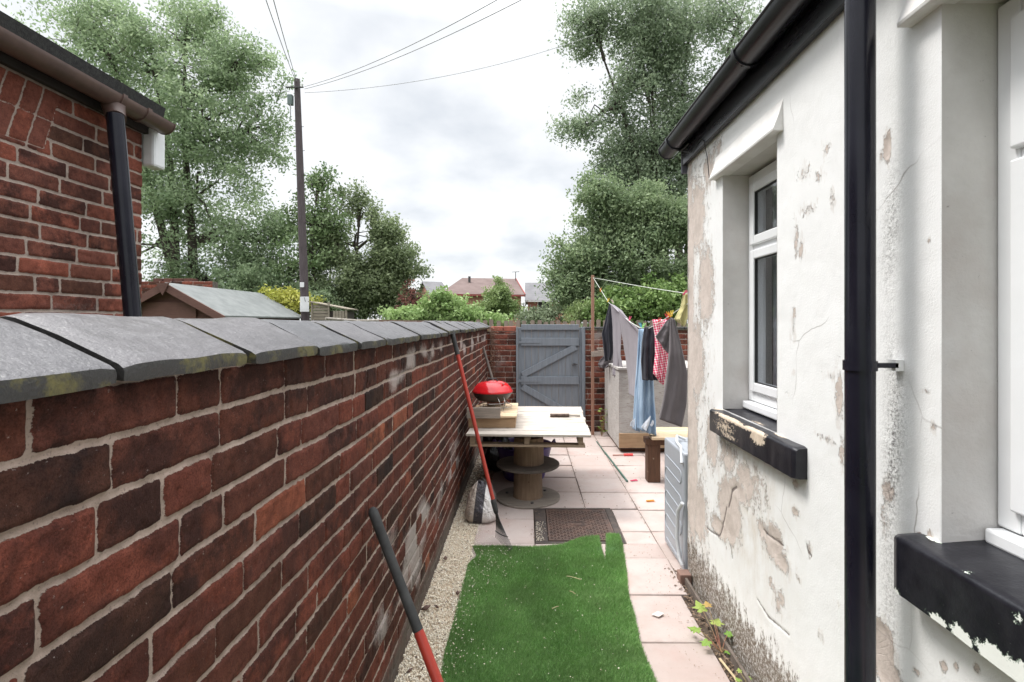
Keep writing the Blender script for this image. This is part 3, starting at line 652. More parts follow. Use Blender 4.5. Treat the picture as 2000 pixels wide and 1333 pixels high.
# far gable end, painted too; and bulk of the building
m = MB(); m.add([(HX, HY, -.06), (4.2, HY, -.06), (4.2, HY, 2.40), (2.5, HY, 3.4), (HX, HY, 2.40)], [(0, 1, 2, 3, 4)]); m.add([(4.2, -.9, -.06), (4.2, HY, -.06), (4.2, HY, 2.4), (4.2, -.9, 2.4)], [(0, 1, 2, 3)]); m.add([(HX, -.9, -.06), (4.2, -.9, -.06), (4.2, -.9, 2.4), (2.5, -.9, 3.4), (HX, -.9, 2.4)], [(4, 3, 2, 1, 0)])
m.build('gable_wall', simple('render_plain', (.68, .66, .63), (.58, .56, .52), .85, 4, bs=.3), hs)
MB().prism([(.90, 2.545), (2.5, 3.47), (4.3, 2.43), (4.3, 2.47), (2.5, 3.53), (.87, 2.585)], 1, -1.0, 3.04).build('roof', M['slate'], hs)
def m_reveal():
    t = NT('reveal_plaster'); n = t.noise(5, 5, .65); 
    c = t.mix(t.ramp(n, [(.35, 0.0), (.7, 1.0)]), (.68, .66, .635), (.58, .56, .535))
    c = t.mix(t.ramp(t.noise(60, 5, .8, off=4), [(.66, 0.0), (.71, .8)]), c, (.12, .11, .10))
    c = t.mix(t.ramp(t.noise(3, 4, .6, off=14), [(.5, 0.0), (.7, .4)]), c, (.46, .385, .345))
    return t.fin(c, .85, .3, 0, t.bump(t.math('ADD', t.noise(55, 4, .7), n), .5, .004))
M['reveal'] = m_reveal()
M['lintel'] = simple('lintel_paint', (.80, .79, .77), (.70, .68, .655), .7, 9, bs=.5, bd=.003)
def m_sill():
    t = NT('sill_paint'); d = t.attr('dmg')
    n = t.noise(50, 5, .75); n2 = t.noise(150, 3, .7, off=4); v = t.math('ADD', d, t.math('MULTIPLY', t.math('SUBTRACT', t.math('ADD', t.math('MULTIPLY', n, .55), t.math('MULTIPLY', n2, .45)), .5), 2.1))
    gone = t.ramp(v, [(.49, 0.0), (.51, 1.0)])
    blk = t.mix(t.ramp(t.noise(12, 5, .7, off=9), [(.4, 0.0), (.75, .7)]), (.009, .009, .013), (.032, .032, .038))
    blk = t.mix(t.ramp(t.noise(200, 3, .7, off=12), [(.68, 0.0), (.75, .5)]), blk, (.2, .2, .19))
    y = t.xyz(t.pos)[1]
    und = t.mix(t.ramp(t.noise(40, 4, .7, off=6), [(.4, 0.0), (.7, 1.0)]), (.60, .50, .39), (.48, .38, .29))
    und = t.mix(t.math('LESS_THAN', y, 1.35), und, t.mix(t.ramp(v, [(.51, 0.0), (.62, 1.0)]), (.05, .11, .06), (.70, .71, .66)))
    return t.fin(t.mix(gone, blk, und), t.ramp(gone, [(0, .32), (1, .85)]), .32, 0, t.bump(t.math('ADD', t.math('MULTIPLY', gone, -1), t.math('MULTIPLY', t.noise(40, 4, .7), .5)), .6, .003))
M['sill'] = m_sill()
def sill(y0, y1, zt, zb, xf, spots):
    ny = int((y1 - y0) / .006); prof = []
    # closed section: bottom back, bottom front, front face, top with weathering, back
    sec = [(1.05, zb), (xf + .015, zb)] + [(xf, zb + .004 + (zt - .008 - zb - .004) * i / 20) for i in range(21)] + [(xf + .004, zt - .003), (xf + .010, zt)] + [(xf + .010 + (1.05 - xf - .010) * i / 14, zt + .012 * i / 14) for i in range(1, 15)]
    n = len(sec); V = []; F = []; D = []
    for i in range(ny + 1):
        y_ = y0 + (y1 - y0) * i / ny; e = min(i, ny - i) / 3
        for j, (x_, z_) in enumerate(sec):
            w = .0016 * (float(vnoise(y_ * 30, z_ * 9 + x_ * 9, 90)) - .5); w2 = .006 * (float(vnoise(y_ * 9, x_ * 6, 91)) - .5)
            s = max(0, 1 - e) * .006
            V.append((x_ + w + w2 + (s if x_ < .95 else 0), y_, z_ + w * .8 - (s * .6 if z_ > (zt + zb) / 2 else -s * .6)))
            d = 0
            for (a, b, ra, rb, st_, top) in spots:
                q = x_ if top else z_
                isT = z_ >= zt - .004
                if isT == bool(top): d = max(d, st_ * math.exp(-(((y_ - a) / ra) ** 2 + ((q - b) / rb) ** 2)))
            D.append(d)
    for i in range(ny):
        for j in range(n): j2 = (j + 1) % n; F.append((i * n + j, i * n + j2, (i + 1) * n + j2, (i + 1) * n + j))
    F.append(tuple(range(n))[::-1]); F.append(tuple(ny * n + j for j in range(n)))
    o = link('window_sill', V, F, M['sill'], hs, attrs={'dmg': D}); autosmooth(o, 45); return o
sill(1.70, 2.50, 1.052, .945, .884, [(2.30, 1.00, .17, .055, .56, 0), (1.97, 1.03, .07, .035, 1.0, 0), (2.15, 1.045, .3, .012, .9, 0), (2.25, .97, .12, .02, .6, 0), (2.0, .89, .12, .012, .95, 1), (2.25, .89, .2, .012, .9, 1), (2.47, .93, .04, .03, 1.0, 1), (1.88, .93, .06, .012, .95, 1), (2.1, .95, .1, .02, .55, 1)])
sill(-.35, 1.215, .972, .833, .865, [(1.08, .842, .03, .014, 1.0, 0), (1.02, .845, .035, .020, 1.05, 0), (.95, .85, .04, .026, 1.15, 0), (.90, .845, .035, .035, 1.15, 0), (1.20, .835, .02, .02, .8, 0), (1.17, .925, .03, .006, 1, 1), (1.02, .88, .012, .008, 1.1, 1), (.90, .95, .02, .03, .5, 0)])
M['ledge_gap'] = simple('old_wood', (.3, .21, .15), (.2, .14, .1), .9, 20)
def window(y0, y1, z0, z1, tr, sashpart, label):
    """white plastic window in a reveal .118 deep; tr = height of the transom"""
    xo = HX + .118
    rv = MB(); q = lambda a, b, c, d: rv.add([a, b, c, d], [(0, 1, 2, 3)])
    xi = xo + .075
    M1, M2, M3 = (HX - .001), xi, 0
    q((M1, y1, z0), (M1, y1, z1), (M2, y1, z1), (M2, y1, z0)); q((M1, y0, z0), (M2, y0, z0), (M2, y0, z1), (M1, y0, z1))
    q((M1, y0, z1), (M2, y0, z1), (M2, y1, z1), (M1, y1, z1)); q((M1, y0, z0 - .03), (M1, y1, z0 - .03), (M2, y1, z0 - .03), (M2, y0, z0 - .03))
    rv.build('window_reveal', M['reveal'], hs)
    zb = z0 + .045
    fr = MB(); w = .060
    fr.box(xo, xo + .06, y0 + .004, y0 + w, zb, z1 - .012); fr.box(xo, xo + .06, y1 - w, y1 - .004, zb, z1 - .012)
    fr.box(xo, xo + .06, y0 + w, y1 - w, zb, zb + w); fr.box(xo, xo + .06, y0 + w, y1 - w, z1 - .012 - w, z1 - .012); fr.box(xo, xo + .06, y0 + w, y1 - w, tr - .028, tr + .028)
    f = fr.build('window', M['upvc'], hs, bevel=.006); f['label'] = label
    # cill board under the frame
    MB().box(xo - .030, xo + .05, y0 + .006, y1 - .006, z0 + .008, zb - .003).build('cill_board', M['upvc'], f, bevel=.006)
    ys0, ys1 = y0 + w - .012, y1 - w + .012
    for (a, b, kind) in ((tr + .012, z1 - w - .0, 'top'), (zb + w - .012, tr - .012, 'low')):
        s = MB(); sw = .042; xs = xo - .014
        s.box(xs, xs + .05, ys0, ys0 + sw, a, b); s.box(xs, xs + .05, ys1 - sw, ys1, a, b); s.box(xs, xs + .05, ys0 + sw, ys1 - sw, a, a + sw); s.box(xs, xs + .05, ys0 + sw, ys1 - sw, b - sw, b)
        s.build('sash', M['upvc'], f, bevel=.005)
        gk = MB(); e = .004
        gk.box(xs + .006, xs + .02, ys0 + sw, ys0 + sw + e, a + sw, b - sw); gk.box(xs + .006, xs + .02, ys1 - sw - e, ys1 - sw, a + sw, b - sw); gk.box(xs + .006, xs + .02, ys0 + sw + e, ys1 - sw - e, a + sw, a + sw + e); gk.box(xs + .006, xs + .02, ys0 + sw + e, ys1 - sw - e, b - sw - e, b - sw)
        gk.build('gasket', M['gasket'], f)
        MB().box(xs + .012, xs + .016, ys0 + sw, ys1 - sw, a + sw, b - sw).build('pane', M['glass'], f)
    # curtain with folds and the dim room
    n = 90; yy = np.linspace(y0 + .02, y1 - .02, n); V = []; F = []
    for yv in yy:
        xx = xi + .05 + .012 * math.sin(yv * 75 + 2 * math.sin(yv * 13)) + .006 * math.sin(yv * 190)
        V += [(xx, yv, z0 + .05), (xx, yv, z1)]
    F = [(2 * i, 2 * i + 2, 2 * i + 3, 2 * i + 1) for i in range(n - 1)]
    link('curtain', V, F, M['curtain'], f, smooth=True)
    r_ = MB(); r_.box(xi + .001, xi + .5, y0 - .05, y1 + .05, z0 - .05, z1 + .05); r_.f = r_.f[:5]; r_.build('room_lining', M['dark_room'], f)
window(*wins[0][:2], *wins[0][2:], 1.815, 0, 'narrow white plastic window')
window(*wins[1][:2], *wins[1][2:], 1.83, 0, 'large white plastic window')
for (a, b, zl, zh) in ((1.86, 2.52, 2.168, 2.385), (-.4, 1.243, 2.184, 2.385)):
    # drip lintel: flush at the top, standing out at the foot
    m = MB(); n = 20
    for i in range(n + 1):
        y_ = a + (b - a) * i / n; w = .004 * (float(vnoise(y_ * 12, 3, 5)) - .5)
        m.v += [(HX + .03, y_, zl), (HX - .034 + w, y_, zl + .001), (HX - .036 + w, y_, zl + .010), (HX - .016 + w, y_, zl + .06), (HX + .003, y_, zl + .13), (HX + .03, y_, zl + .13)]
    for i in range(n):
        for j in range(6): j2 = (j + 1) % 6; m.f.append((i * 6 + j, i * 6 + j2, i * 6 + 6 + j2, i * 6 + 6 + j))
    m.f += [tuple(range(6))[::-1], tuple(n * 6 + j for j in range(6))]
    m.build('window_hood', M['lintel'], hs, bevel=.002)
# fascia, gutter, brackets
MB().box(.902, .925, -.95, 3.0, 2.382, 2.535).build('fascia', M['gutter_black'], hs, bevel=.003)
MB().box(.90, 1.0, 2.975, 3.0, 2.34, 2.50).build('fascia_end', simple('slate_grey', (.12, .12, .15), None, .7), hs)
def half_gutter(name, xc, zc, r, y0, y1, mat, parent, joints, brk):
    n = 22; V = []; F = []
    prof = [(xc + r * math.cos(t), zc + r * math.sin(t)) for t in np.linspace(math.pi, 2 * math.pi, n)] + [(xc + (r - .004) * math.cos(t), zc + (r - .004) * math.sin(t)) for t in np.linspace(2 * math.pi, math.pi, n)]
    m = MB(); k = len(prof)
    for y_ in np.linspace(y0, y1, 24): m.v += [(a, y_, b) for a, b in prof]
    for i in range(23):
        for j in range(k): j2 = (j + 1) % k; m.f.append((i * k + j, i * k + j2, i * k + k + j2, i * k + k + j))
    m.f += [tuple(range(k))[::-1], tuple(23 * k + j for j in range(k))]
    m.tube([(xc - r - .001, y0, zc), (xc - r - .001, y1, zc)], .0045, 8)
    g = m.build(name, mat, parent); autosmooth(g, 50)
    def collar(ya, yb, rr, nm):
        c = MB(); pr = [(xc + rr * math.cos(t), zc + rr * math.sin(t)) for t in np.linspace(math.pi * .97, 2.03 * math.pi, n)] + [(xc + (r + .0005) * math.cos(t), zc + (r + .0005) * math.sin(t)) for t in np.linspace(2.03 * math.pi, math.pi * .97, n)]
        for y_ in (ya, yb): c.v += [(a, y_, b) for a, b in pr]
        kk = len(pr)
        for j in range(kk): j2 = (j + 1) % kk; c.f.append((j, j2, kk + j2, kk + j))
        c.f += [tuple(range(kk))[::-1], tuple(kk + j for j in range(kk))]
        autosmooth(c.build(nm, mat, g), 50)
    for y_ in joints: collar(y_ - .012, y_ + .012, r + .006, 'joint')
    cap = MB(); cap.prism([(xc + (r + .003) * math.cos(t), zc + (r + .003) * math.sin(t)) for t in np.linspace(math.pi, 2 * math.pi, n)], 1, y1, y1 + .006); cap.build('stop_end', mat, g)
    return g
gb = half_gutter('gutter', .852, 2.518, .056, -.95, 3.10, M['gutter_black'], hs, [1.98, 2.93], [])
m = MB(); m.tube([(.80, 1.98, 2.515), (.83, 1.98, 2.462), (.86, 1.98, 2.460), (.90, 1.975, 2.475)], .006, 8); m.build('gutter_bracket', M['gutter_black'], gb)
m = MB(); m.tube([(.80, 2.93, 2.515), (.83, 2.93, 2.462), (.88, 2.93, 2.455), (.90, 2.85, 2.47)], .005, 8); m.build('gutter_bracket', M['gutter_black'], gb)
tag(MB().tube([(.855, 2.93, 2.455), (.895, 2.80, 2.40), (.90, 2.65, 2.42), (.897, 2.60, 2.39), (.915, 2.60, 2.30), (.918, 2.585, 2.20)], .0025, 6).build('loose_wire', M['black_rubber']), 'thin loose black wire dangling from the black gutter beside the narrow window', 'wire')
dp = MB(); dp.tube([(.825, 1.27, z) for z in np.linspace(0.02, 2.48, 20)], .0335, 28); dpo = dp.build('downpipe', M['black_plastic'], hs); autosmooth(dpo, 50)
m = MB(); m.tube([(.825, 1.27, 1.352), (.825, 1.27, 1.376)], .0375, 28); m.box(.825, .915, 1.262, 1.278, 1.358, 1.370); 
autosmooth(m.build('pipe_bracket', M['black_plastic'], dpo), 40)
MB().box(.908, .928, 1.262, 1.292, 1.350, 1.378).build('bracket_clip', M['white_casing'], dpo)
# low drain board at the foot of the wall
m = MB(); m.box(.885, .898, .9, 2.9, -.04, .035); o = m.build('drain_board', simple('old_board', (.09, .07, .055), (.16, .13, .11), .9, 14, bs=.5), hs)
MB().box(.86, .925, 2.88, 2.95, -.02, .05).build('foot_tile', simple('tile_brown', (.22, .13, .1), (.16, .1, .08), .8), hs, bevel=.004)

# ---------------------------------------------------------------- neighbour's brick outbuilding
BX = -2.08; BY = 2.755
bh = empty('brick_outbuilding', (-3.0, .9, 0), 'red brick outbuilding with brown gutter beyond the boundary wall on the left', 'outbuilding')
brickwork('brick_face', M['brick_house'], bh, np.arange(.85, BY + .001, .0062), np.arange(1.0, 2.565, .0062), lambda U, Z, h: np.stack([BX + h, U, Z], -1), ch=.0746, z0=1.519, L=.232, seed=12, header=lambda k, u: .2, arch=(2.20, 2.213, 2.485), jh=.0062, jv=.0055,
          flor=lambda U, Z: .35 * np.exp(-((Z - 1.5) / .12) ** 2) + 0 * U)
M['brick_plain'] = simple('brick_plain', (.14, .055, .042), (.08, .035, .03), .9, 9, bs=.6)
m = MB(); m.box(-6.0, BX - .004, -1.0, BY - .002, 0, 2.56); m.box(BX - .004, BX + .006, -1.0, BY - .002, 0, .999); m.box(BX - .004, BX + .006, -1.0, .849, 1.0, 2.56); m.build('rear_walls', M['brick_plain'], bh)
MB().prism([(-1.99, 2.589), (-6.2, 4.30), (-6.2, 4.36), (-1.978, 2.641)], 1, -1.1, 2.80).build('roof', M['felt'], bh)
MB().box(-2.066, -2.042, -1.0, 2.765, 2.485, 2.588).build('fascia', simple('dark_fascia', (.03, .022, .02), None, .8), bh)
gn = half_gutter('gutter', -1.973, 2.55, .055, -1.0, 2.785, M['gutter_brown'], bh, [2.44, 2.60], [])
m = MB(); m.tube([(-1.973, 2.44, 2.503), (-1.965, 2.44, 2.46), (-1.953, 2.43, 2.44)], [.047, .042, .042], 18); autosmooth(m.build('outlet', M['gutter_brown'], gn), 50)
m = MB(); m.tube([(-1.953, 2.425, 2.455), (-1.888, 2.449, 1.505), (-1.80, 2.48, 0)], .036, 24); autosmooth(m.build('downpipe', M['black_plastic'], bh), 50)
wl_ = empty('wall_lamp', (-2.07, 2.80, 2.32), 'white plastic bulkhead light on the far corner of the brick outbuilding', 'lamp')
MB().box(-2.124, -2.085, 2.757, 2.83, 2.33, 2.53).build('back_plate', M['white_casing'], wl_, bevel=.008)
MB().box(-2.082, -2.012, 2.760, 2.85, 2.314, 2.526).build('cover', M['upvc'], wl_, bevel=.014)

# ---------------------------------------------------------------- turf
turf = [G(*p) for p in [(861, 1333), (867, 1283), (886, 1218), (901, 1158), (915, 1104), (932, 1089), (924, 1070), (980, 1069), (1042, 1071), (1099, 1067), (1137, 1056), (1169, 1053), (1172, 1066), (1183, 1101), (1184, 1049), (1209, 1050), (1216, 1070), (1224, 1123), (1227, 1165), (1240, 1207), (1251, 1264), (1280, 1333)]]
turf = [(p.x, p.y) for p in turf] + [(.60, 1.2), (.60, .2), (-.36, .2), (-.36, 1.2)]
def inpoly(x, y, poly):
    c = np.zeros(np.shape(x), bool); n = len(poly); j = n - 1
    for i in range(n):
        xi, yi = poly[i]; xj, yj = poly[j]
        with np.errstate(divide='ignore', invalid='ignore'):
            c ^= ((yi > y) != (yj > y)) & (x < (xj - xi) * (y - yi) / (yj - yi + 1e-12) + xi)
        j = i
    return c
def turf_z(x, y): return .008 + .010 * np.clip(fbm(x * 4, y * 4, 2, 120) - .45, 0, 1) + .014 * np.clip((y - 3.28) / .18, 0, 1) * np.clip((x - .12) / .2, 0, 1)
def m_grass():
    t = NT('turf_pile'); r = t.attr('rnd'); h = t.attr('tip'); n = t.noise(5, 3, off=3)
    c = t.mix(r, (.14, .32, .075), (.42, .66, .26)); c = t.mix(t.ramp(r, [(.90, 0.0), (.95, .8)]), c, (.42, .50, .28))
    c = t.mix(t.ramp(n, [(.38, 0.0), (.66, .6)]), c, (.24, .36, .15)); c = t.mix(t.ramp(t.noise(2.1, 4, .6, off=13), [(.45, .55), (.62, 0.0)]), c, t.mix(1.0, c, (.55, .62, .5), 'MULTIPLY'))
    t.fin(c, .5, .3); return t.m
tris = tessellate_polygon([[Vector((x, y, 0)) for x, y in turf]])
n = len(turf); V = [(x, y, float(turf_z(x, y))) for x, y in turf] + [(x, y, .003) for x, y in turf]
F = [tuple(t) for t in tris] + [(i, (i + 1) % n, (i + 1) % n + n, i + n) for i in range(n)]
tf = empty('artificial_turf', (.1, 1.9, 0), 'offcut of bright green artificial grass with a slit, lying on the paving', 'turf')
link('backing', V, F, simple('turf_backing', (.08, .16, .05), (.05, .11, .035), .95), tf)
N = 330000; yv = 1.30 + (3.52 - 1.30) * rng.random(N * 2) ** .9; xv = rng.uniform(-.42, .64, N * 2)
edge_n = .010 * (rng.random(N * 2) - .5)
ok = inpoly(xv + edge_n, yv + edge_n[::-1], turf); xv, yv = xv[ok][:N], yv[ok][:N]; N = len(xv)
zv = turf_z(xv, yv); a = rng.uniform(0, 2 * np.pi, N); ln = rng.uniform(.011, .021, N)
lean = rng.uniform(.1, .95, N); la = rng.normal(-1.2 + 2.0 * (fbm(xv * 3, yv * 3, 2, 130) - .5), 1.1)
w = rng.uniform(.0008, .0014, N)
bx, by = np.cos(a) * w, np.sin(a) * w
tipx = xv + np.cos(la) * ln * np.sin(lean); tipy = yv + np.sin(la) * ln * np.sin(lean); tipz = zv + ln * np.cos(lean)
V = np.empty((N, 3, 3)); V[:, 0] = np.stack([xv - bx, yv - by, zv - .002], 1); V[:, 1] = np.stack([xv + bx, yv + by, zv - .002], 1); V[:, 2] = np.stack([tipx, tipy, tipz], 1)
rn = np.repeat(np.clip(rng.random(N), 0, 1), 3); tip = np.tile([0, 0, 1], N)
o = link('grass_pile', V.reshape(-1, 3), np.arange(N * 3).reshape(N, 3), m_grass(), tf, attrs={'rnd': rn, 'tip': tip}); o['kind'] = 'stuff'

# ---------------------------------------------------------------- gravel
def m_gravel():
    t = NT('gravel_stone'); r = t.attr('rnd')
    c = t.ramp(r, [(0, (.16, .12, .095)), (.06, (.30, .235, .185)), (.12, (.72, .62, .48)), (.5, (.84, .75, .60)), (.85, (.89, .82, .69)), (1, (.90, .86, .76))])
    return t.fin(t.mix(t.noise(300, 2), c, t.mix(1.0, c, (.85, .85, .85), 'MULTIPLY')), .85, .3)
M['gravel'] = m_gravel()
oct_v = np.array([(1, 0, 0), (-1, 0, 0), (0, 1, 0), (0, -1, 0), (0, 0, 1), (0, 0, -1)], float); oct_f = np.array([(0, 2, 4), (2, 1, 4), (1, 3, 4), (3, 0, 4), (2, 0, 5), (1, 2, 5), (3, 1, 5), (0, 3, 5)])
def stones(x, y, z, s, rn_):
    n = len(x); V = oct_v[None] * (s[:, None, None] * rng.uniform(.6, 1.25, (n, 6, 1))); 
    V = V * np.array([1, 1, .75]) ; ang = rng.uniform(0, 6.28, n); c, s_ = np.cos(ang)[:, None], np.sin(ang)[:, None]
    X_ = V[..., 0] * c - V[..., 1] * s_; Y_ = V[..., 0] * s_ + V[..., 1] * c
    tl_ = rng.uniform(-.6, .6, n)[:, None]; Z_ = V[..., 2] + X_ * tl_
    V = np.stack([X_ + x[:, None], Y_ + y[:, None], Z_ + z[:, None]], -1)
    F = (oct_f[None] + (np.arange(n) * 6)[:, None, None]).reshape(-1, 3)
    return V.reshape(-1, 3), F, np.repeat(rn_, 6)
n = 21000; yv = 1.2 + 4.6 * rng.random(n) ** 1.5; xv = rng.uniform(-.56, -.33, n)
xe = -.365 + .02 * (fbm(yv * 5, yv * 0, 2, 140) - .5) + np.where(yv < 3.3, .015, .0)
k_ = xv < xe + rng.exponential(.012, n); xv, yv = xv[k_], yv[k_]; n1_ = len(xv)
zv = -.006 + .012 * fbm(xv * 9, yv * 9, 2, 141) + rng.uniform(-.003, .004, n1_)
# strays over the slabs and in the turf pile
ns = 900; ys_ = rng.uniform(1.4, 3.9, ns); xs_ = -.36 + rng.exponential(.10, ns)
zz = np.where(inpoly(xs_, ys_, turf), .022, .004)
far = rng.random(ns) < np.exp(-(xs_ + .36) / .12); xs_, ys_, zz = xs_[far], ys_[far], zz[far]
# a patch beside the manhole
nm = 160; xm = .06 + np.abs(rng.normal(0, .03, nm)); ym = rng.uniform(3.42, 3.75, nm); zm = np.full(nm, .012)
# pale scatter on the turf
nt = 260; xt = np.concatenate([rng.normal(-.20, .10, nt // 2), rng.uniform(-.3, .45, nt // 2)]); yt = np.concatenate([rng.normal(3.15, .16, nt // 2), rng.uniform(1.6, 3.2, nt // 2)]); kk = inpoly(xt, yt, turf); xt, yt = xt[kk], yt[kk]; zt = np.full(len(xt), .026)
X_ = np.concatenate([xv, xs_, xm, xt]); Y_ = np.concatenate([yv, ys_, ym, yt]); Z_ = np.concatenate([zv, zz, zm, zt]); s_ = rng.uniform(.0028, .0062, len(X_)); s_[:n1_] *= np.where(rng.random(n1_) < .02, 1.7, 1.05)
s_[n1_:] *= .7
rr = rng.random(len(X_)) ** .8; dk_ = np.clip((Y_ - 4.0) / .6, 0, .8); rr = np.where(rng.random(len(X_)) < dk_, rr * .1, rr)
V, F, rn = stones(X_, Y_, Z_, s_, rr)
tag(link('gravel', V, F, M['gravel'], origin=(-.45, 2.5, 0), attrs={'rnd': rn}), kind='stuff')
gb_ = [(-.56, .2, -.010), (-.35, .2, -.010), (-.35, 4.6, -.010), (-.56, 4.6, -.010)]
tag(link('gravel_base', gb_, [(0, 1, 2, 3)], m_dirt('gravel_dust', (.70, .58, .44), (.56, .45, .33), (.4, .3, .22))), kind='structure')
# rubble, dead leaves and bark along both walls
def debris(name, n, xf, yf, zf, size, mat, kind='stuff'):
    m = MB()
    for i in range(n):
        x, y_ = xf(), yf(); z = zf(); a = random.random() * 6.3; s = size * random.uniform(.5, 1.4); t = random.uniform(-.5, .5); c_, s2 = math.cos(a) * s, math.sin(a) * s
        m.add([(x - c_, y_ - s2, z), (x + s2 * .45, y_ - c_ * .45, z + abs(t) * s * .6 + .002), (x + c_, y_ + s2, z + t * s * .3), (x - s2 * .45, y_ + c_ * .45, z + .003)], [(0, 1, 2, 3)])
    return tag(m.build(name, mat), kind=kind)
debris('leaf_litter', 900, lambda: -.37 - abs(random.gauss(0, .08)) + .05, lambda: random.uniform(3.9, 6.6), lambda: random.uniform(.0, .02), .016, simple('leaf_litter', (.30, .19, .11), (.12, .075, .05), .9, 60))
debris('wall_foot_litter', 800, lambda: random.uniform(.84, .92) - abs(random.gauss(0, .01)), lambda: random.uniform(1.3, 3.1), lambda: random.uniform(-.02, .006), .010, simple('foot_litter', (.26, .18, .12), (.10, .065, .045), .9, 60))
debris('paving_grit', 420, lambda: random.uniform(-.3, 1.3) if random.random() < .5 else random.choice((.05, .46, .87)) + random.gauss(0, .012), lambda: random.uniform(3.45, 6.7), lambda: .003, .007, simple('paving_grit', (.30, .21, .15), (.14, .10, .075), .9, 60))
debris('paving_crumbs', 160, lambda: random.uniform(.66, .83), lambda: random.uniform(1.5, 3.4), lambda: .003, .004, simple('paving_crumb', (.34, .24, .17), (.2, .14, .1), .9, 60))
cl = simple('clod', (.16, .10, .08), (.09, .055, .045), .95, 30, bs=.5)
for px_, py_, s, lab_ in ((870, 1095, .018, 'brown brick crumb on the gravel, farthest from the camera'), (832, 1193, .024, 'largest brown brick crumb, halfway along the gravel'), (853, 1190, .013, 'brown brick crumb just right of the largest one'), (893, 1163, .016, 'brown brick crumb touching the left edge of the turf'), (800, 1315, .014, 'brown brick crumb on the gravel nearest the camera')):
    p = G(px_, py_); n = 1
    V, F, rn = stones(np.array([p.x]), np.array([p.y]), np.array([s * .4 + .008]), np.array([s]), np.array([.5]))
    tag(link('brick_crumb', V, F, cl), lab_, 'rubble', 'brick crumbs on the gravel')

# ---------------------------------------------------------------- manhole
mh = empty('manhole_cover', (.345, 3.72, 0), 'rusty cast iron manhole cover with raised tread set in the slabs behind the turf', 'manhole cover')
m = MB(); x0, x1, y0, y1 = .055, .655, 3.405, 4.055
for a in ((x0, x1, y0, y0 + .03), (x0, x1, y1 - .03, y1), (x0, x0 + .085, y0 + .03, y1 - .03), (x1 - .045, x1, y0 + .03, y1 - .03)): m.box(a[0], a[1], a[2], a[3], -.04, .003)
m.build('frame', M['iron_dark'], mh, bevel=.003)
m = MB(); cx0, cx1, cy0, cy1 = x0 + .09, x1 - .05, y0 + .035, y1 - .035; m.box(cx0, cx1, cy0, cy1, -.03, .002)
for s in (0, 1):
    pass
m.box(cx0, cx1, cy0, cy0 + .012, .002, .007); m.box(cx0, cx1, cy1 - .012, cy1, .002, .007); m.box(cx0, cx0 + .012, cy0 + .012, cy1 - .012, .002, .007); m.box(cx1 - .012, cx1, cy0 + .012, cy1 - .012, .002, .007)
p = .0235; i = 0
xx = cx0 + .022
while xx < cx1 - .022:
    yy = cy0 + .022; j = 0
    while yy < cy1 - .022:
        if ((xx - (cx0 + cx1) / 2) / .075) ** 2 + ((yy - (cy0 + cy1) / 2) / .05) ** 2 > 1:
            if (i + j) % 2: m.box(xx - .0095, xx + .0095, yy - .004, yy + .004, .002, .0065)
            else: m.box(xx - .004, xx + .004, yy - .0095, yy + .0095, .002, .0065)
        yy += p; j += 1
    xx += p; i += 1
cxm, cym = (cx0 + cx1) / 2, (cy0 + cy1) / 2
for rx_, ry_ in ((.066, .042), (.040, .024)):
    m.tube([(cxm + rx_ * math.cos(t), cym + ry_ * math.sin(t), .004) for t in np.linspace(0, 2 * math.pi, 40)], .0035, 6)
m.build('cover', M['cast_iron'], mh)

# ---------------------------------------------------------------- cable reel, pallet table
rl = empty('cable_reel', (0.005, 4.30, 0), 'upright wooden cable drum with two round discs used as the leg of the pallet table', 'cable reel')
C0 = (0.005, 4.30, 0)
def barrel(z0, z1, r, flare, x=0):
    m = MB(); seg = 72; V = []
    for (z, rr) in ((z0, r + flare), (z0 + .02, r), (z1, r - .004)):
        for k in range(seg):
            t = 2 * math.pi * k / seg; g_ = .0022 if k % 6 == 0 else 0
            m.v.append((C0[0] + x + (rr - g_) * math.cos(t), C0[1] + (rr - g_) * math.sin(t), z))
    for i in range(2):
        for k in range(seg): k2 = (k + 1) % seg; m.f.append((i * seg + k, i * seg + k2, (i + 1) * seg + k2, (i + 1) * seg + k))
    return m
autosmooth(barrel(.018, .272, .122, .004, .0).build('lower_drum', M['reel_wood'], rl), 30)
autosmooth(barrel(.296, .517, .127, .0, .006).build('upper_drum', M['reel_wood'], rl), 30)
MB().lathe([(0.001, .0), (.268, .0), (.27, .004), (.27, .014), (.266, .018), (.001, .018)], C0, 64, .004).build('base_disc', M['reel_base'], rl)
MB().lathe([(0.001, .273), (.258, .273), (.264, .278), (.264, .291), (.259, .295), (.001, .295)], C0, 64, .003).build('middle_disc', M['reel_disc'], rl)
for a_ in (40, 160, 280):
    MB().tube([(C0[0] + .19 * math.cos(R(a_)), C0[1] + .19 * math.sin(R(a_)), .018), (C0[0] + .19 * math.cos(R(a_)), C0[1] + .19 * math.sin(R(a_)), .026)], .014, 6).build('bolt', M['dark_metal'], rl)
pl = empty('pallet_table_top', (.03, 4.55, .52), 'pale wooden pallet laid flat on the cable drum as a table top', 'pallet')
TH = R(-2.6)
def PM(x, y, z): # pallet frame
    return Matrix.Translation((.035, 4.55, 0)) @ Matrix.Rotation(TH, 4, 'Z')
PMx = PM(0, 0, 0); PW, PD = .475, .66
y_ = -PD
while y_ < PD - .02:
    w = random.choice((.095, .12, .14)); w = min(w, PD - y_)
    dz = random.uniform(-.002, .002); m = MB(); m.box(-PW + random.uniform(-.006, .006), PW + random.uniform(-.006, .006), y_, y_ + w - .006, .602 + dz, .620 + dz, PMx); m.build('deck_board', M['pallet'], pl, bevel=.0025); y_ += w
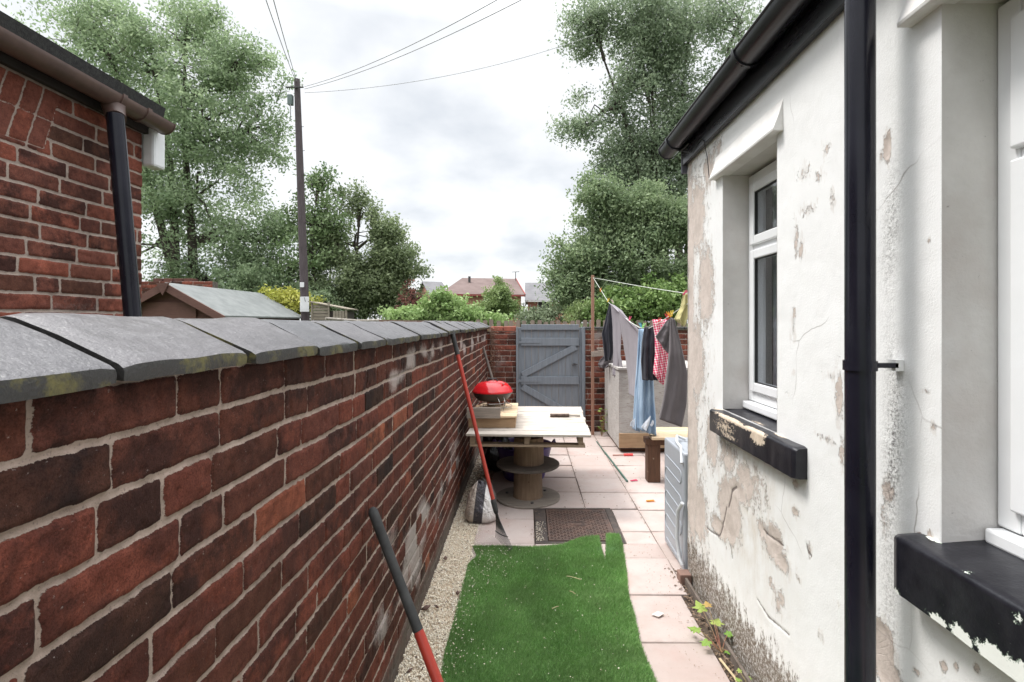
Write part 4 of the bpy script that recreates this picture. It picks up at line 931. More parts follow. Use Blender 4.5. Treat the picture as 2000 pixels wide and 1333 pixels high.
for x in (-PW + .045, -.01, PW - .075):
    m = MB(); m.box(x - .02, x + .02, -PD + .03, PD - .03, .536, .6005, PMx); m.build('stringer', M['pallet_dark'], pl, bevel=.003)
for y_ in (-PD + .02, -.05, PD - .12):
    m = MB(); m.box(-PW + .025, PW - .04, y_, y_ + .10, .518, .5345, PMx); m.build('bottom_board', M['pallet_dark'], pl, bevel=.0025)
# timber under the barbecue
bt = empty('timber_crate_section', (-.28, 4.2, .62), 'box-like stack of brown timber offcuts on the left corner of the pallet table', 'timber')
MB().box(-.475, -.095, 4.12, 4.16, .622, .704).build('front_beam', M['block_wood'], bt, bevel=.004)
MB().box(-.475, -.435, 4.16, 4.75, .622, .704).build('side_beam', M['block_wood'], bt, bevel=.004)
MB().box(-.135, -.095, 4.16, 4.75, .622, .704).build('side_beam', M['block_wood'], bt, bevel=.004)
for yy in (4.10, 4.27, 4.44, 4.61): MB().box(-.43, -.085, yy, yy + .155, .706, .722).build('top_board', M['board_yellow'], bt, bevel=.003)
MB().box(-.485, -.215, 4.085, 4.105, .704, .790, Matrix.Translation((0, 0, .0)) ).build('nailed_board', M['grey_wood'], bt, bevel=.003)
tag(MB().box(-.365, -.215, 4.62, 4.72, .724, .785).build('loose_brick', simple('loose_brick', (.28, .11, .075), (.2, .08, .06), .9, 20, bs=.6), bevel=.004), 'single red brick standing under the kettle barbecue', 'brick')
# barbecue
bq = empty('kettle_barbecue', (-.305, 4.48, .724), 'small round kettle barbecue with shiny red lid on wire legs, standing on timber', 'barbecue')
BC = (-.305, 4.48, 0)
autosmooth(MB().lathe([(.172, .868), (.178, .866), (.179, .874), (.170, .884), (.157, .910), (.130, .937), (.092, .953), (.045, .960), (.001, .962)], BC, 56).build('lid', M['red_lid'], bq), 50)
autosmooth(MB().lathe([(.174, .8655), (.172, .858), (.163, .846), (.152, .822), (.128, .800), (.085, .788), (.001, .784)], BC, 56).build('bowl', M['black_enamel'], bq), 60)
m = MB(); m.tube([(BC[0] - .045, BC[1] - .02, .955), (BC[0] - .035, BC[1] - .02, .980), (BC[0] + .035, BC[1] - .02, .980), (BC[0] + .045, BC[1] - .02, .955)], .006, 8); m.build('handle', M['black_rubber'], bq)
m = MB()
for a in (-60, 60, 180):
    ca, sa = math.cos(R(a)), math.sin(R(a)); d = Vector((ca, sa, 0)); tn = Vector((-sa, ca, 0)); c = Vector((BC[0], BC[1], 0))
    m.tube([c + d * .155 - tn * .03 + Vector((0, 0, .838)), c + d * .185 - tn * .025 + Vector((0, 0, .80)), c + d * .19 - tn * .01 + Vector((0, 0, .726)), c + d * .19 + tn * .01 + Vector((0, 0, .726)), c + d * .185 + tn * .025 + Vector((0, 0, .80)), c + d * .155 + tn * .03 + Vector((0, 0, .838))], .003, 6)
m.tube([(BC[0] + .13 * math.cos(t), BC[1] + .13 * math.sin(t), .776) for t in np.linspace(0, 6.284, 30)], .0028, 6)
m.tube([(BC[0] + .17 * math.cos(t), BC[1] + .17 * math.sin(t), .745) for t in np.linspace(0, 6.284, 30)], .0025, 6)
for i in range(9):
    t = i / 9 * 6.28; m.tube([(BC[0] + .13 * math.cos(t), BC[1] + .13 * math.sin(t), .776), (BC[0] + .17 * math.cos(t), BC[1] + .17 * math.sin(t), .745)], .0022, 5)
m.build('wire_stand', M['steel'], bq)
m = MB(); m.lathe([(.001, .0), (.012, .0), (.012, .003), (.001, .004)], (BC[0] + .10, BC[1] - .09, .945), 14); m.build('vent', M['steel'], bq)
# brush
br = empty('hand_brush', (.31, 4.60, .622), 'small dark bristled hand brush lying on the right of the pallet table', 'brush')
m = MB()
for i in range(900):
    x = random.uniform(.21, .37); y_ = 4.60 + random.gauss(0, .012); a = random.random() * 6.28; l = .022
    m.add([(x, y_, .635), (x + .0015, y_, .635), (x + math.cos(a) * l * .6 + .001, y_ + math.sin(a) * l, .641 + random.random() * .014)], [(0, 1, 2)])
m.tube([(.205, 4.60, .637), (.375, 4.605, .637)], .015, 12)
m.build('bristles', M['bristle'], br)
MB().tube([(.37, 4.605, .638), (.42, 4.61, .636), (.475, 4.615, .634)], [.011, .009, .011], 10).build('handle', M['pallet'], br)

# ---------------------------------------------------------------- rake, tools
def rake():
    A = Vector((-.523, 3.54, 1.417)); B = Vector((-.15, 3.36, 0.0)); L = lambda t: A + (B - A) * t
    r_ = empty('leaf_rake', B, 'wire leaf rake with red shaft and black grip leaning on the brick wall', 'rake')
    MB().tube([L(0), L(.003), L(.06), L(.118)], [.012, .0165, .0155, .0155], 16).build('grip', M['black_rubber'], r_)
    MB().tube([L(.118), L(.45), L(.80)], .0135, 16).build('shaft', M['red_shaft'], r_)
    MB().tube([L(.79), L(.80), L(.845), L(.855)], [.015, .018, .016, .011], 14).build('socket', M['black_rubber'], r_)
    N_ = L(.85); ax = (B - A).normalized(); sp = Vector((.42, -.90, 0)).normalized(); sp = (sp - ax * sp.dot(ax)).normalized()
    m = MB(); n = 15; nor = ax.cross(sp).normalized()
    if nor.z < 0: nor = -nor
    tips = []
    for i in range(n):
        u = (i / (n - 1) - .5) * 2; ln = .225; w = .165
        end = N_ + ax * ln * (1 - .10 * u * u) + sp * u * w
        pts = [N_ + sp * u * .014, N_ + ax * .06 + sp * u * w * .30, N_ + ax * .13 + sp * u * w * .62, end, end + nor * -.018 + ax * .006]
        m.tube(pts, [.0018, .0018, .0016, .0016, .0014], 6)
    m.build('tines', M['dark_metal'], r_)
    m = MB()
    m.tube([N_ + ax * .145 * (1 - .05 * u * u) + sp * u * .122 for u in np.linspace(-1, 1, 12)], .0032, 6); m.build('spreader', M['dark_metal'], r_)
    m = MB(); m.add([N_ + sp * -.02 - nor * .002, N_ + sp * .02 - nor * .002, N_ + ax * .06 + sp * .042 - nor * .002, N_ + ax * .06 - sp * .042 - nor * .002, N_ + sp * -.02 + nor * .003, N_ + sp * .02 + nor * .003, N_ + ax * .06 + sp * .042 + nor * .003, N_ + ax * .06 - sp * .042 + nor * .003], [(0, 3, 2, 1), (4, 5, 6, 7), (0, 1, 5, 4), (1, 2, 6, 5), (2, 3, 7, 6), (3, 0, 4, 7)])
    m.build('fan_plate', M['black_rubber'], r_)
rake()
def near_tool():
    A = Vector((-.520, 1.72, .838)); B = Vector((-.108, 1.50, 0.012)); L = lambda t: A + (B - A) * t
    r_ = empty('garden_tool', B, 'red shafted garden tool with long black foam grip leaning on the wall in front', 'garden tool')
    autosmooth(MB().tube([L(-.012), L(-.004), L(.004), L(.05), L(.25), L(.42)], [.007, .0135, .0165, .0165, .0155, .0165], 20).build('grip', M['black_rubber'], r_), 60)
    autosmooth(MB().tube([L(.42), L(.43), L(.7), L(.96)], [.0150, .0165, .0165, .016], 20).build('shaft', M['red_shaft'], r_), 60)
    MB().tube([L(.94), L(1.0)], .019, 14).build('socket', M['dark_metal'], r_)
near_tool()
tag(MB().tube([P(943, 676, 6.3), P(963, 745, 6.15), P(985, 800, 6.0), Vector((-.10, 5.85, .0))], .016, 10).build('wooden_handle', simple('grey_stick', (.16, .13, .11), (.1, .08, .07), .8)), 'grey wooden tool handle leaning in the far corner behind the red barbecue', 'pole')

# ---------------------------------------------------------------- bags and tub
def m_bag():
    t = NT('printed_sack'); x, y, z = t.xyz(t.obj)
    u = t.math('ADD', x, t.math('MULTIPLY', z, -.10))
    c = t.ramp(t.math('ADD', t.math('MULTIPLY', u, 2.5), .5), [(.0, (.24, .135, .085)), (.335, (.42, .36, .31)), (.345, (.035, .03, .038)), (.50, (.035, .03, .038)), (.51, (.66, .63, .61)), (1, (.66, .63, .61))])
    c = t.mix(t.ramp(t.noise(22, 5, .75, off=2), [(.55, 0.0), (.68, .6)]), c, (.16, .14, .13)); c = t.mix(t.ramp(t.noise(7, 4, .7, off=5), [(.55, 0.0), (.7, .35)]), c, (.30, .24, .2))
    return t.fin(c, .38, .5, 0, t.bump(t.noise(14, 4, .6, dist=1.5), .9, .025))
def sack(name, c, rx, ry, h, mat, label, cat, seed, pinch=.25):
    nu, nv = 40, 22; V = []; F = []
    for j in range(nv + 1):
        v = j / nv; ph = -math.pi / 2 + math.pi * v; r = abs(math.cos(ph)) ** .55; z = (math.sin(ph) * .5 + .5)
        for i in range(nu):
            t = 2 * math.pi * i / nu; ct, st_ = math.cos(t), math.sin(t); k = 1 + .30 * (float(vnoise(ct * 2 + 5, st_ * 2 + v * 4, seed)) - .5) + .10 * (float(vnoise(ct * 6 + 5, st_ * 6 + v * 11, seed + 2)) - .5)
            sx = abs(ct) ** .7 * (1 if ct > 0 else -1); sy = abs(st_) ** .7 * (1 if st_ > 0 else -1)
            tz = 1 - pinch * z
            V.append((c[0] + sx * rx * r * k * tz - .03 * z * (rx / .15), c[1] + sy * ry * r * k * tz + .02 * z, c[2] + z * h * k))
    for j in range(nv):
        for i in range(nu): i2 = (i + 1) % nu; F.append((j * nu + i, j * nu + i2, (j + 1) * nu + i2, (j + 1) * nu + i))
    return tag(link(name, V, F, mat, origin=c, smooth=True), label, cat)
sack('compost_sack', (-.335, 3.80, -.005), .150, .12, .27, m_bag(), 'crumpled white, black and brown plastic sack slumped against the foot of the brick wall', 'sack', 150, .66)
sack('clear_plastic_bag', (-.33, 4.06, 0), .10, .10, .20, simple('dusty_film', (.12, .11, .105), (.3, .28, .26), .3, 16, bs=.9, bd=.02, bscale=30, stretch=(1, 1, .4)), 'crumpled dark film bag tucked behind the white sack', 'bag', 155, .4)
sack('rubbish_bag', (-.27, 5.15, 0), .20, .22, .44, M['bin_bag'], 'shiny black rubbish bag under the left side of the pallet table', 'rubbish bag', 157, .5)
tb = empty('plastic_tub', (-.03, 4.87, 0), 'purple flexible plastic tub standing behind the cable drum', 'tub')
autosmooth(MB().lathe([(.001, .004), (.185, .004), (.195, .02), (.262, .30), (.274, .312), (.270, .320), (.258, .314), (.19, .03), (.001, .022)], (-.03, 4.87, 0), 48).build('body', M['purple'], tb), 50)
for s in (-1, 1):
    MB().tube([(-.03 + s * .262, 4.80, .305), (-.03 + s * .29, 4.82, .345), (-.03 + s * .29, 4.92, .345), (-.03 + s * .262, 4.94, .305)], .009, 8).build('handle', M['purple'], tb)

# ---------------------------------------------------------------- washing line and clothes
wp = empty('washing_line_post', (.856, 6.74, 0), 'thin square wooden post holding the washing line near the gate', 'post')
MB().box(.838, .876, 6.70, 6.738, 0, 2.09).build('post', M['post_wood'], wp, bevel=.003)
MB().bar((.835, 6.69, 1.055), (1.0, 6.62, 1.075), .02, .07).build('cross_board', M['grey_wood'], wp, bevel=.003)
MB().box(.91, .99, 6.66, 6.74, 1.12, 1.14).build('small_shelf', M['grey_wood'], wp)
top = Vector((.862, 6.69, 2.055))
HK = Vector((1.19, 3.5, 1.66))
line = empty('washing_line', top, 'pale green washing line tied to the wooden post and sagging under the clothes', 'washing line')
lo = [top, P(1174, 567, 6.5), P(1188, 590, 6.3), P(1212, 612, 5.9), P(1232, 630, 5.3), P(1250, 640, 4.8), P(1268, 641, 4.55), P(1288, 630, 4.4), P(1308, 617, 4.2), P(1326, 604, 3.95), P(1345, 592, 3.75), HK]
MB().tube(lo, .0035, 6).build('laden_run', M['rope'], line)
hi = [top + (HK - top) * t + Vector((0, 0, -.10 * math.sin(math.pi * t))) for t in np.linspace(0, 1, 12)]
MB().tube([top] + [P(1200, 550, 5.8), P(1250, 559, 4.9), P(1300, 567, 4.2), P(1340, 573, 3.75), HK + Vector((.03, 0, .03))], .003, 6).build('empty_run', M['rope'], line)
def garment(name, Y, left, right, mat, label, cat, thick=.04, folds=5, amp=.012, seed=1, Yb=None, parent=None, origin=None, phase=0):
    """left/right: outline points (px, py) from the hung edge down, at the garment's own distance"""
    nr = 46; nu = 56; Lp = np.array(left, float); Rp = np.array(right, float)
    def samp(A, t):
        d = np.r_[0, np.cumsum(np.hypot(*np.diff(A, axis=0).T))]; d /= d[-1]; return np.array([np.interp(t, d, A[:, 0]), np.interp(t, d, A[:, 1])])
    V = []; F = []
    for j in range(nr + 1):
        t = j / nr; a = samp(Lp, t); b = samp(Rp, t)
        th = thick * (.25 + .75 * min(1, t * 3))
        if j in (0,): th *= .3
        for i in range(nu):
            s = 2 * math.pi * i / nu; u = .5 - .5 * math.cos(s); side_ = math.sin(s)
            px_ = a[0] + (b[0] - a[0]) * u; py_ = a[1] + (b[1] - a[1]) * u
            fold = amp * (.3 + t) * math.sin(folds * 2 * math.pi * u + phase + 1.2 * math.sin(3 * t + seed)) + amp * 1.3 * (float(vnoise(u * 5 + seed, t * 4, seed)) - .5) + amp * .7 * (float(vnoise(u * 11 + seed, t * 9, seed + 2)) - .5)
            Yv = Y + ((Yb - Y) * u if Yb else 0)
            p = P(px_, py_, Yv); V.append((p.x, p.y + fold - side_ * th * (abs(side_) ** -.4 if abs(side_) > .01 else 1) * .5, p.z))
    for j in range(nr):
        for i in range(nu): i2 = (i + 1) % nu; F.append((j * nu + i, j * nu + i2, (j + 1) * nu + i2, (j + 1) * nu + i)[::-1])
    F.append(tuple(range(nu))); F.append(tuple(nr * nu + i for i in range(nu))[::-1])
    o = link(name, V, F, mat, parent, origin, smooth=True)
    if label: tag(o, label, cat, 'clothes hanging on the washing line')
    return o
garment('hanging_vest', 6.3, [(1190, 592), (1182, 625), (1175, 652), (1179, 690), (1180, 706)], [(1196, 594), (1198, 620), (1198, 660), (1197, 690), (1193, 702)], M['cloth_black'], 'black sleeveless top at the left end of the washing line', 'vest', .06, 2, .02, 2)
garment('dark_sleeve', 6.45, [(1183, 690), (1172, 703), (1168, 712), (1172, 718)], [(1199, 690), (1200, 702), (1198, 712), (1184, 719)], M['cloth_dark'], 'crumpled dark hem of a garment hanging behind the black top', 'top', .05, 2, .02, 5)
gt = empty('grey_joggers', P(1220, 735, 5.8), 'light grey jogging trousers hung by the waistband, second from the left on the line', 'trousers', 'clothes hanging on the washing line')
garment('waistband', 6.15, [(1190, 592), (1200, 596), (1214, 606)], [(1248, 648), (1249, 652), (1250, 656)], M['cloth_grey'], None, None, .05, 2, .006, 3, Yb=5.0, parent=gt)
garment('trouser_leg', 6.1, [(1193, 594), (1197, 640), (1198, 690), (1196, 733)], [(1214, 610), (1214, 650), (1212, 690), (1219, 738)], M['cloth_grey'], None, None, .07, 2, .018, 7, Yb=5.85, parent=gt)
garment('trouser_leg', 5.75, [(1208, 604), (1214, 650), (1222, 700), (1228, 745), (1229, 770)], [(1249, 645), (1245, 690), (1243, 730), (1240, 755), (1238, 775)], M['cloth_grey'], None, None, .08, 3, .022, 8, Yb=5.2, parent=gt)
jn = empty('blue_jeans', P(1260, 850, 4.75), 'pale blue denim jeans hanging inside out over the bench', 'jeans', 'clothes hanging on the washing line')
garment('denim_leg', 4.85, [(1247, 642), (1244, 700), (1240, 760), (1238, 800), (1236, 838)], [(1262, 642), (1258, 700), (1256, 760), (1252, 800), (1250, 843)], M['denim'], None, None, .07, 2, .014, 11, parent=jn)
garment('denim_leg', 4.72, [(1252, 644), (1250, 700), (1248, 760), (1246, 800), (1245, 838)], [(1275, 646), (1275, 700), (1277, 760), (1281, 810), (1283, 850)], M['denim'], None, None, .08, 3, .016, 12, parent=jn)
garment('pocket_lining', 4.655, [(1270, 812), (1262, 822), (1252, 834)], [(1271, 813), (1268, 828), (1262, 842)], M['lining'], None, None, .012, 1, .004, 13, parent=jn)
garment('pocket_lining', 4.655, [(1274, 820), (1272, 826), (1269, 830)], [(1277, 822), (1277, 828), (1273, 833)], M['lining'], None, None, .010, 1, .002, 14, parent=jn)
garment('pocket_lining', 4.78, [(1238, 818), (1232, 824), (1230, 832)], [(1240, 818), (1240, 828), (1238, 834)], M['lining'], None, None, .012, 1, .004, 15, parent=jn)
garment('black_shorts', 4.58, [(1258, 640), (1254, 670), (1252, 705), (1255, 742)], [(1279, 634), (1280, 670), (1281, 705), (1286, 742)], M['cloth_black'], 'glossy black shorts hanging in front of the jeans', 'shorts', .08, 3, .014, 17)
garment('checked_shirt', 4.46, [(1274, 624), (1279, 655), (1280, 690), (1276, 730), (1288, 744)], [(1306, 624), (1306, 660), (1305, 690), (1301, 730), (1294, 752)], M['plaid'], 'red and white checked shirt hanging between black shorts and dark trousers', 'shirt', .06, 3, .012, 19)
dt = empty('dark_trousers', P(1310, 830, 4.2), 'long charcoal trousers at the right end of the washing line', 'trousers', 'clothes hanging on the washing line')
garment('folded_leg', 4.26, [(1304, 623), (1292, 640), (1280, 656)], [(1312, 622), (1314, 655), (1304, 690)], M['cloth_dark'], None, None, .05, 2, .010, 21, parent=dt)
garment('trouser_leg', 4.16, [(1309, 620), (1307, 680), (1301, 740), (1295, 780), (1287, 818)], [(1317, 622), (1331, 680), (1342, 730), (1339, 790), (1331, 833)], M['cloth_dark'], None, None, .09, 2, .009, 22, parent=dt)
garment('yellow_cloth', 3.80, [(1334, 574), (1330, 600), (1322, 615), (1318, 623), (1326, 630)], [(1348, 574), (1346, 600), (1344, 620), (1340, 632), (1336, 638)], M['cloth_yellow'], 'olive yellow cloth pegged beside the corner of the white house', 'cloth', .03, 2, .012, 25)
def peg(pt, mat, word, where, ang=0):
    c = Vector(pt); m = MB(); d = Vector((math.sin(ang), 0, math.cos(ang)))
    for s in (-1, 1):
        a = c - d * .026 + Vector((s * .003, 0, 0)); b = c + d * .024 + Vector((s * .009, 0, 0)); m.bar(a, b, .007, .005, up=(0, 1, 0))
    m.tube([c + Vector((-.008, 0, .0)), c + Vector((.008, 0, .0))], .005, 6)
    return tag(m.build('clothes_peg', mat, bevel=.001), f'{word} clothes peg {where}', 'clothes peg', 'pegs on the washing line')
peg(P(1173, 566, 6.5), M['orange_plastic'], 'orange', 'alone on the line near the post')
peg(P(1188, 586, 6.28), M['yellow_plastic'], 'yellow', 'gripping the black top', .3)
peg(P(1196, 588, 6.2), M['pale_plastic'], 'cream', 'at the left end of the grey joggers', -.5)
peg(P(1230, 622, 5.4), M['pink_plastic'], 'pink', 'halfway along the grey joggers', .3)
peg(P(1251, 635, 4.78), M['blue_plastic'], 'turquoise', 'at the top of the jeans', -.3)
peg(P(1257, 636, 4.62), M['green_plastic'], 'lime green', 'between the jeans and black shorts', .4)
peg(P(1288, 626, 4.42), M['red_plastic'], 'red', 'in the middle of the checked shirt', .2)
peg(P(1303, 618, 4.25), M['red_plastic'], 'red', 'next to the charcoal trousers', -.4)
peg(P(1306, 614, 4.14), M['orange_plastic'], 'pale orange', 'holding the charcoal trousers', -.5)
peg(P(1312, 612, 4.1), M['yellow_plastic'], 'yellow green', 'right above the charcoal trousers', .1)
peg(P(1339, 571, 3.76), M['pink_plastic'], 'pink', 'on top of the olive yellow cloth', .8)

# ---------------------------------------------------------------- cupboard, bench, appliance
def m_ply():
    t = NT('weathered_ply'); n = t.noise(5, 6, .7, stretch=(1, 1, 2.5)); f = t.noise(34, 5, .75, stretch=(.5, .5, 2.5), off=3)
    c = t.mix(t.ramp(n, [(.35, 0.0), (.7, 1.0)]), (.44, .42, .40), (.34, .315, .295)); c = t.mix(t.ramp(f, [(.52, 0.0), (.66, .7)]), c, (.20, .15, .12)); c = t.mix(t.ramp(t.noise(9, 4, .7, off=9), [(.58, 0.0), (.7, .6)]), c, (.55, .50, .46))
    return t.fin(c, .85, .3, 0, t.bump(f, .7, .004))
M['ply'] = m_ply()
cb = empty('storage_chest', (1.6, 6.3, 0), 'large weathered plywood storage chest standing behind the hanging clothes', 'storage chest')
MB().box(1.036, 1.055, 5.81, 6.86, .05, .93).build('side_panel', M['ply'], cb, bevel=.002)
MB().box(1.036, 2.25, 5.79, 5.808, .05, .93).build('front_panel', M['ply'], cb, bevel=.002)
MB().box(1.02, 2.27, 5.76, 6.88, .933, .96).build('lid', M['ply'], cb, bevel=.003)
MB().box(1.034, 2.26, 5.762, 5.788, .06, .22).build('kick_board', M['block_wood'], cb, bevel=.002)
MB().box(1.06, 2.25, 5.84, 6.84, 0, .045).build('plinth', M['bench_wood'], cb)
bn = empty('timber_bench', (1.5, 4.75, 0), 'rough dark timber bench with yellow boards between the clothes and appliance', 'bench')
for x in (1.105, 1.75): MB().box(x, x + .118, 4.70, 4.81, 0, .36).build('leg', M['bench_wood'], bn, bevel=.006)
MB().bar((1.09, 4.76, .375), (1.92, 4.72, .375), .14, .055).build('cross_beam', M['bench_wood'], bn, bevel=.005)
for i, y_ in enumerate((4.64, 4.76, 4.88, 5.0)): MB().box(1.13 + .02 * i, 1.95, y_, y_ + .112, .404, .428).build('seat_board', M['board_yellow'], bn, bevel=.004)
ap = empty('washing_machine', (1.18, 3.21, 0), 'grey washing machine with ribbed side panel standing against the house corner', 'washing machine')
AX, AY0, AY1, AT = .915, 2.985, 3.425, .705
MB().box(AX, 1.46, AY0, AY1, .012, AT).build('casing', M['appliance'], ap, bevel=.012)
m = MB()
for i in range(8):
    z = .60 - i * .077; a = (AX - .0005, AY1 - .06, z); b = (AX - .0005, AY0 + .08, z - .015)
    m.tube([a, b], .0042, 8)
    if i < 7:
        if i % 2 == 0: m.tube([b, (AX - .0005, AY0 + .055, z - .03), (AX - .0005, AY0 + .055, z - .07), (AX - .0005, AY0 + .08, z - .077 - .015)], .0042, 8)
        else: m.tube([a, (AX - .0005, AY1 - .035, z - .02), (AX - .0005, AY1 - .035, z - .06), (AX - .0005, AY1 - .06, z - .077)], .0042, 8)
autosmooth(m.build('pressed_ribs', M['appliance'], ap), 60)
MB().box(AX + .03, 1.43, AY0 + .03, AY1 - .03, 0, .012).build('feet', M['black_rubber'], ap)
autosmooth(MB().tube([(1.02, 3.30, AT + .012), (.97, 3.32, AT + .03), (.935, 3.20, AT + .018), (.925, 3.08, AT + .012), (.905, 3.0, AT - .06)], .009, 10).build('power_cord', M['hose'], ap), 60)
autosmooth(MB().tube([(.902, 2.98, .42), (.888, 3.02, .36), (.885, 3.03, .20), (.89, 3.00, .10), (.90, 2.975, .06)], .011, 10).build('drain_hose', M['hose'], ap), 60)

# ---------------------------------------------------------------- small things on the ground
a, b = G(1165, 862, .01), G(1225, 940, .01)
cn = empty('garden_cane', a, 'long thin green plastic-coated stick lying on the slabs', 'cane')
MB().tube([a, a.lerp(b, .35)], .006, 8).build('shaft', M['cane_green'], cn); MB().tube([a.lerp(b, .35), b], .0095, 8).build('sleeve', M['cane_green'], cn)
p = G(1197, 889, .012); q = G(1236, 888, .012)
tr_ = empty('hand_tool', p, 'small red handled hand tool lying in front of the storage chest', 'hand tool')
MB().tube([p, p.lerp(q, .55)], .006, 8).build('blade', simple('rusty_blade', (.35, .12, .08), None, .7), tr_); MB().tube([p.lerp(q, .55), q], .014, 10).build('handle', M['red_plastic'], tr_)
def floor_peg(px_, py_, mat, lab, ang):
    c = G(px_, py_, .008); m = MB(); d = Vector((math.cos(ang), math.sin(ang), 0)) * .033; s = Vector((-d.y, d.x, 0)).normalized() * .006
    m.bar(c - d + s * .4, c + d + s * 1.6, .008, .008); m.bar(c - d - s * .4, c + d - s * 1.6, .008, .008)
    tag(m.build('clothes_peg', mat), lab, 'clothes peg')
floor_peg(1270, 978, M['orange_plastic'], 'orange clothes peg dropped on the slabs left of the washing machine', .1)
floor_peg(1238, 938, M['pink_plastic'], 'pink clothes peg dropped near the end of the green cane', .3)
m = MB(); c = G(1284, 1200, .006); m.add([c + Vector(v) for v in ((-.03, 0, 0), (0, -.022, .001), (.035, .004, .003), (.008, .026, .002))], [(0, 1, 2, 3)]); m.add([c + Vector(v) + Vector((0, 0, -.004)) for v in ((-.03, 0, 0), (0, -.022, .001), (.035, .004, .003), (.008, .026, .002))], [(0, 1, 2, 3)])
tag(m.build('paper_scrap', simple('paper', (.7, .62, .56), None, .8)), 'small pale diamond shaped scrap on the slab beside the turf', 'scrap')
for (x0_, y0_, x1_, y1_, lab) in ((1107, 1125, 1135, 1132, 'curved pale straw near the slit end of the turf'), (1078, 1189, 1091, 1184, 'short pale straw in the middle of the turf'), (1112, 1154, 1124, 1160, 'thin straw just below the curved one on the turf')):
    tag(MB().tube([G(x0_, y0_, .028), G((x0_ + x1_) / 2, (y0_ + y1_) / 2 - 1, .031), G(x1_, y1_, .029)], .0018, 5).build('straw', M['straw']), lab, 'straw')
# seedling by the wall foot
def m_leafmat(name, c1, c2, tr=.35, c3=None, p3=.9):
    t = NT(name); r = t.attr('rnd'); t.fin(t.ramp(r, [(0, c1), (p3 - .02, c2), (min(p3 + .02, .99), c3 or c2), (1, c3 or c2)]), .55, .35)
    tl_ = t.n.new('ShaderNodeBsdfTranslucent'); t.l.new(t.b.inputs['Base Color'].links[0].from_socket, tl_.inputs[0]); ms = t.n.new('ShaderNodeMixShader'); ms.inputs[0].default_value = tr
    t.l.new(t.b.outputs[0], ms.inputs[1]); t.l.new(tl_.outputs[0], ms.inputs[2]); t.l.new(ms.outputs[0], t.out.inputs[0]); return t.m
M['maple'] = m_leafmat('maple_leaf', (.16, .30, .05), (.38, .46, .12), .3, (.45, .30, .10), .85)
def leafy(name, base, leaves, label, cat, mat, s0=.05):
    e = empty(name, base, label, cat)
    st = MB()
    V = []; F = []; rn = []
    for (dx, dy, dz, s, yaw, rr_) in leaves:
        tip = Vector(base) + Vector((dx, dy, dz)); st.tube([base, Vector(base).lerp(tip, .5) + Vector((0, 0, .01)), tip], .0016, 5)
        q = Quaternion((0, 0, 1), yaw) @ Quaternion((1, 0, 0), random.uniform(-.2, .5)); lo_ = len(V)
        out = [(0, -.1), (.30, -.22), (.55, .0), (.35, .15), (.75, .55), (.35, .5), (.28, .7), (0, 1.05), (-.28, .7), (-.35, .5), (-.75, .55), (-.35, .15), (-.55, 0), (-.30, -.22)]
        V.append(tip + q @ Vector((0, .3 * s, .0)))
        for a_, b_ in out: V.append(tip + q @ Vector((a_ * s, b_ * s, -.25 * abs(a_) * s * abs(a_) + random.uniform(-.03, .03) * s)))
        for i in range(len(out)): F.append((lo_, lo_ + 1 + i, lo_ + 1 + (i + 1) % len(out)))
        rn += [rr_] * (len(out) + 1)
    st.build('stem', simple('red_stem', (.30, .10, .06), (.2, .2, .08), .6), e); link('leaves', V, F, mat, e, attrs={'rnd': rn})
    return e
b_ = Vector((.865, 2.28, 0.0))
leafy('maple_seedling', b_, [(-.03, .16, .10, .055, .3, .6), (.01, .10, .07, .05, -.6, .8), (-.075, .08, .055, .045, 1.2, .3), (-.055, .02, .04, .042, 2.2, .2), (.045, .05, .05, .038, -1.2, .05), (.02, -.02, .02, .03, 3, 0), (-.01, .14, .13, .035, 0, .95), (-.09, .12, .03, .03, 1.6, .1)], 'green and yellow maple seedling growing from the gap below the white wall', 'seedling', M['maple'])
b2 = Vector((.885, 2.03, 0.0))
leafy('small_weed', b2, [(-.03, .03, .03, .022, .5, .3), (-.05, .0, .02, .02, 1.5, .1), (.01, .04, .03, .02, -.5, .4), (-.02, -.03, .02, .022, 2.6, .2), (-.06, -.04, .012, .018, 2, .1), (.015, -.01, .03, .018, -2, .3), (-.015, .065, .04, .018, 0, .6)], 'tiny green weed at the foot of the white wall nearest the camera', 'weed', M['maple'])
tag(MB().tube([(.835, 2.22, .012), (.85, 2.10, .015), (.845, 1.97, .010)], .005, 6).build('dead_stalk', M['straw']), 'dry straw coloured stalk lying beside the maple seedling', 'stalk')
b3 = Vector((.96, 6.62, 0))
leafy('wall_plant', b3, [(random.uniform(-.04, .08), random.uniform(-.05, .05), z_, .04, random.random() * 6, random.random() * .7) for z_ in np.linspace(.06, .36, 16)], 'fresh green plant growing between the line post and the plywood chest', 'plant', M['maple'])

# ---------------------------------------------------------------- trees
def leaves_mesh(C, spread, n_per, size, rg, droop=.3, elong=2.2):
    nc = len(C); n = nc * n_per
    ctr = np.repeat(C, n_per, 0) + np.clip(rg.normal(0, 1, (n, 3)), -1.9, 1.9) * np.repeat(spread, n_per)[:, None] * np.array([1, 1, .75])
    d = rg.normal(0, 1, (n, 3)); d[:, 2] -= droop; d /= np.linalg.norm(d, axis=1)[:, None]
    w = rg.normal(0, 1, (n, 3)); w -= (w * d).sum(1)[:, None] * d; w /= np.linalg.norm(w, axis=1)[:, None]
    nn = np.cross(d, w); s = (size * rg.uniform(.6, 1.35, n))[:, None]
    V = np.empty((n, 4, 3)); V[:, 0] = ctr - d * s * .5; V[:, 1] = ctr + w * s / elong * .5 + nn * s * .06; V[:, 2] = ctr + d * s * .5; V[:, 3] = ctr - w * s / elong * .5 + nn * s * .06
    return V.reshape(-1, 3), np.arange(n * 4).reshape(n, 4)
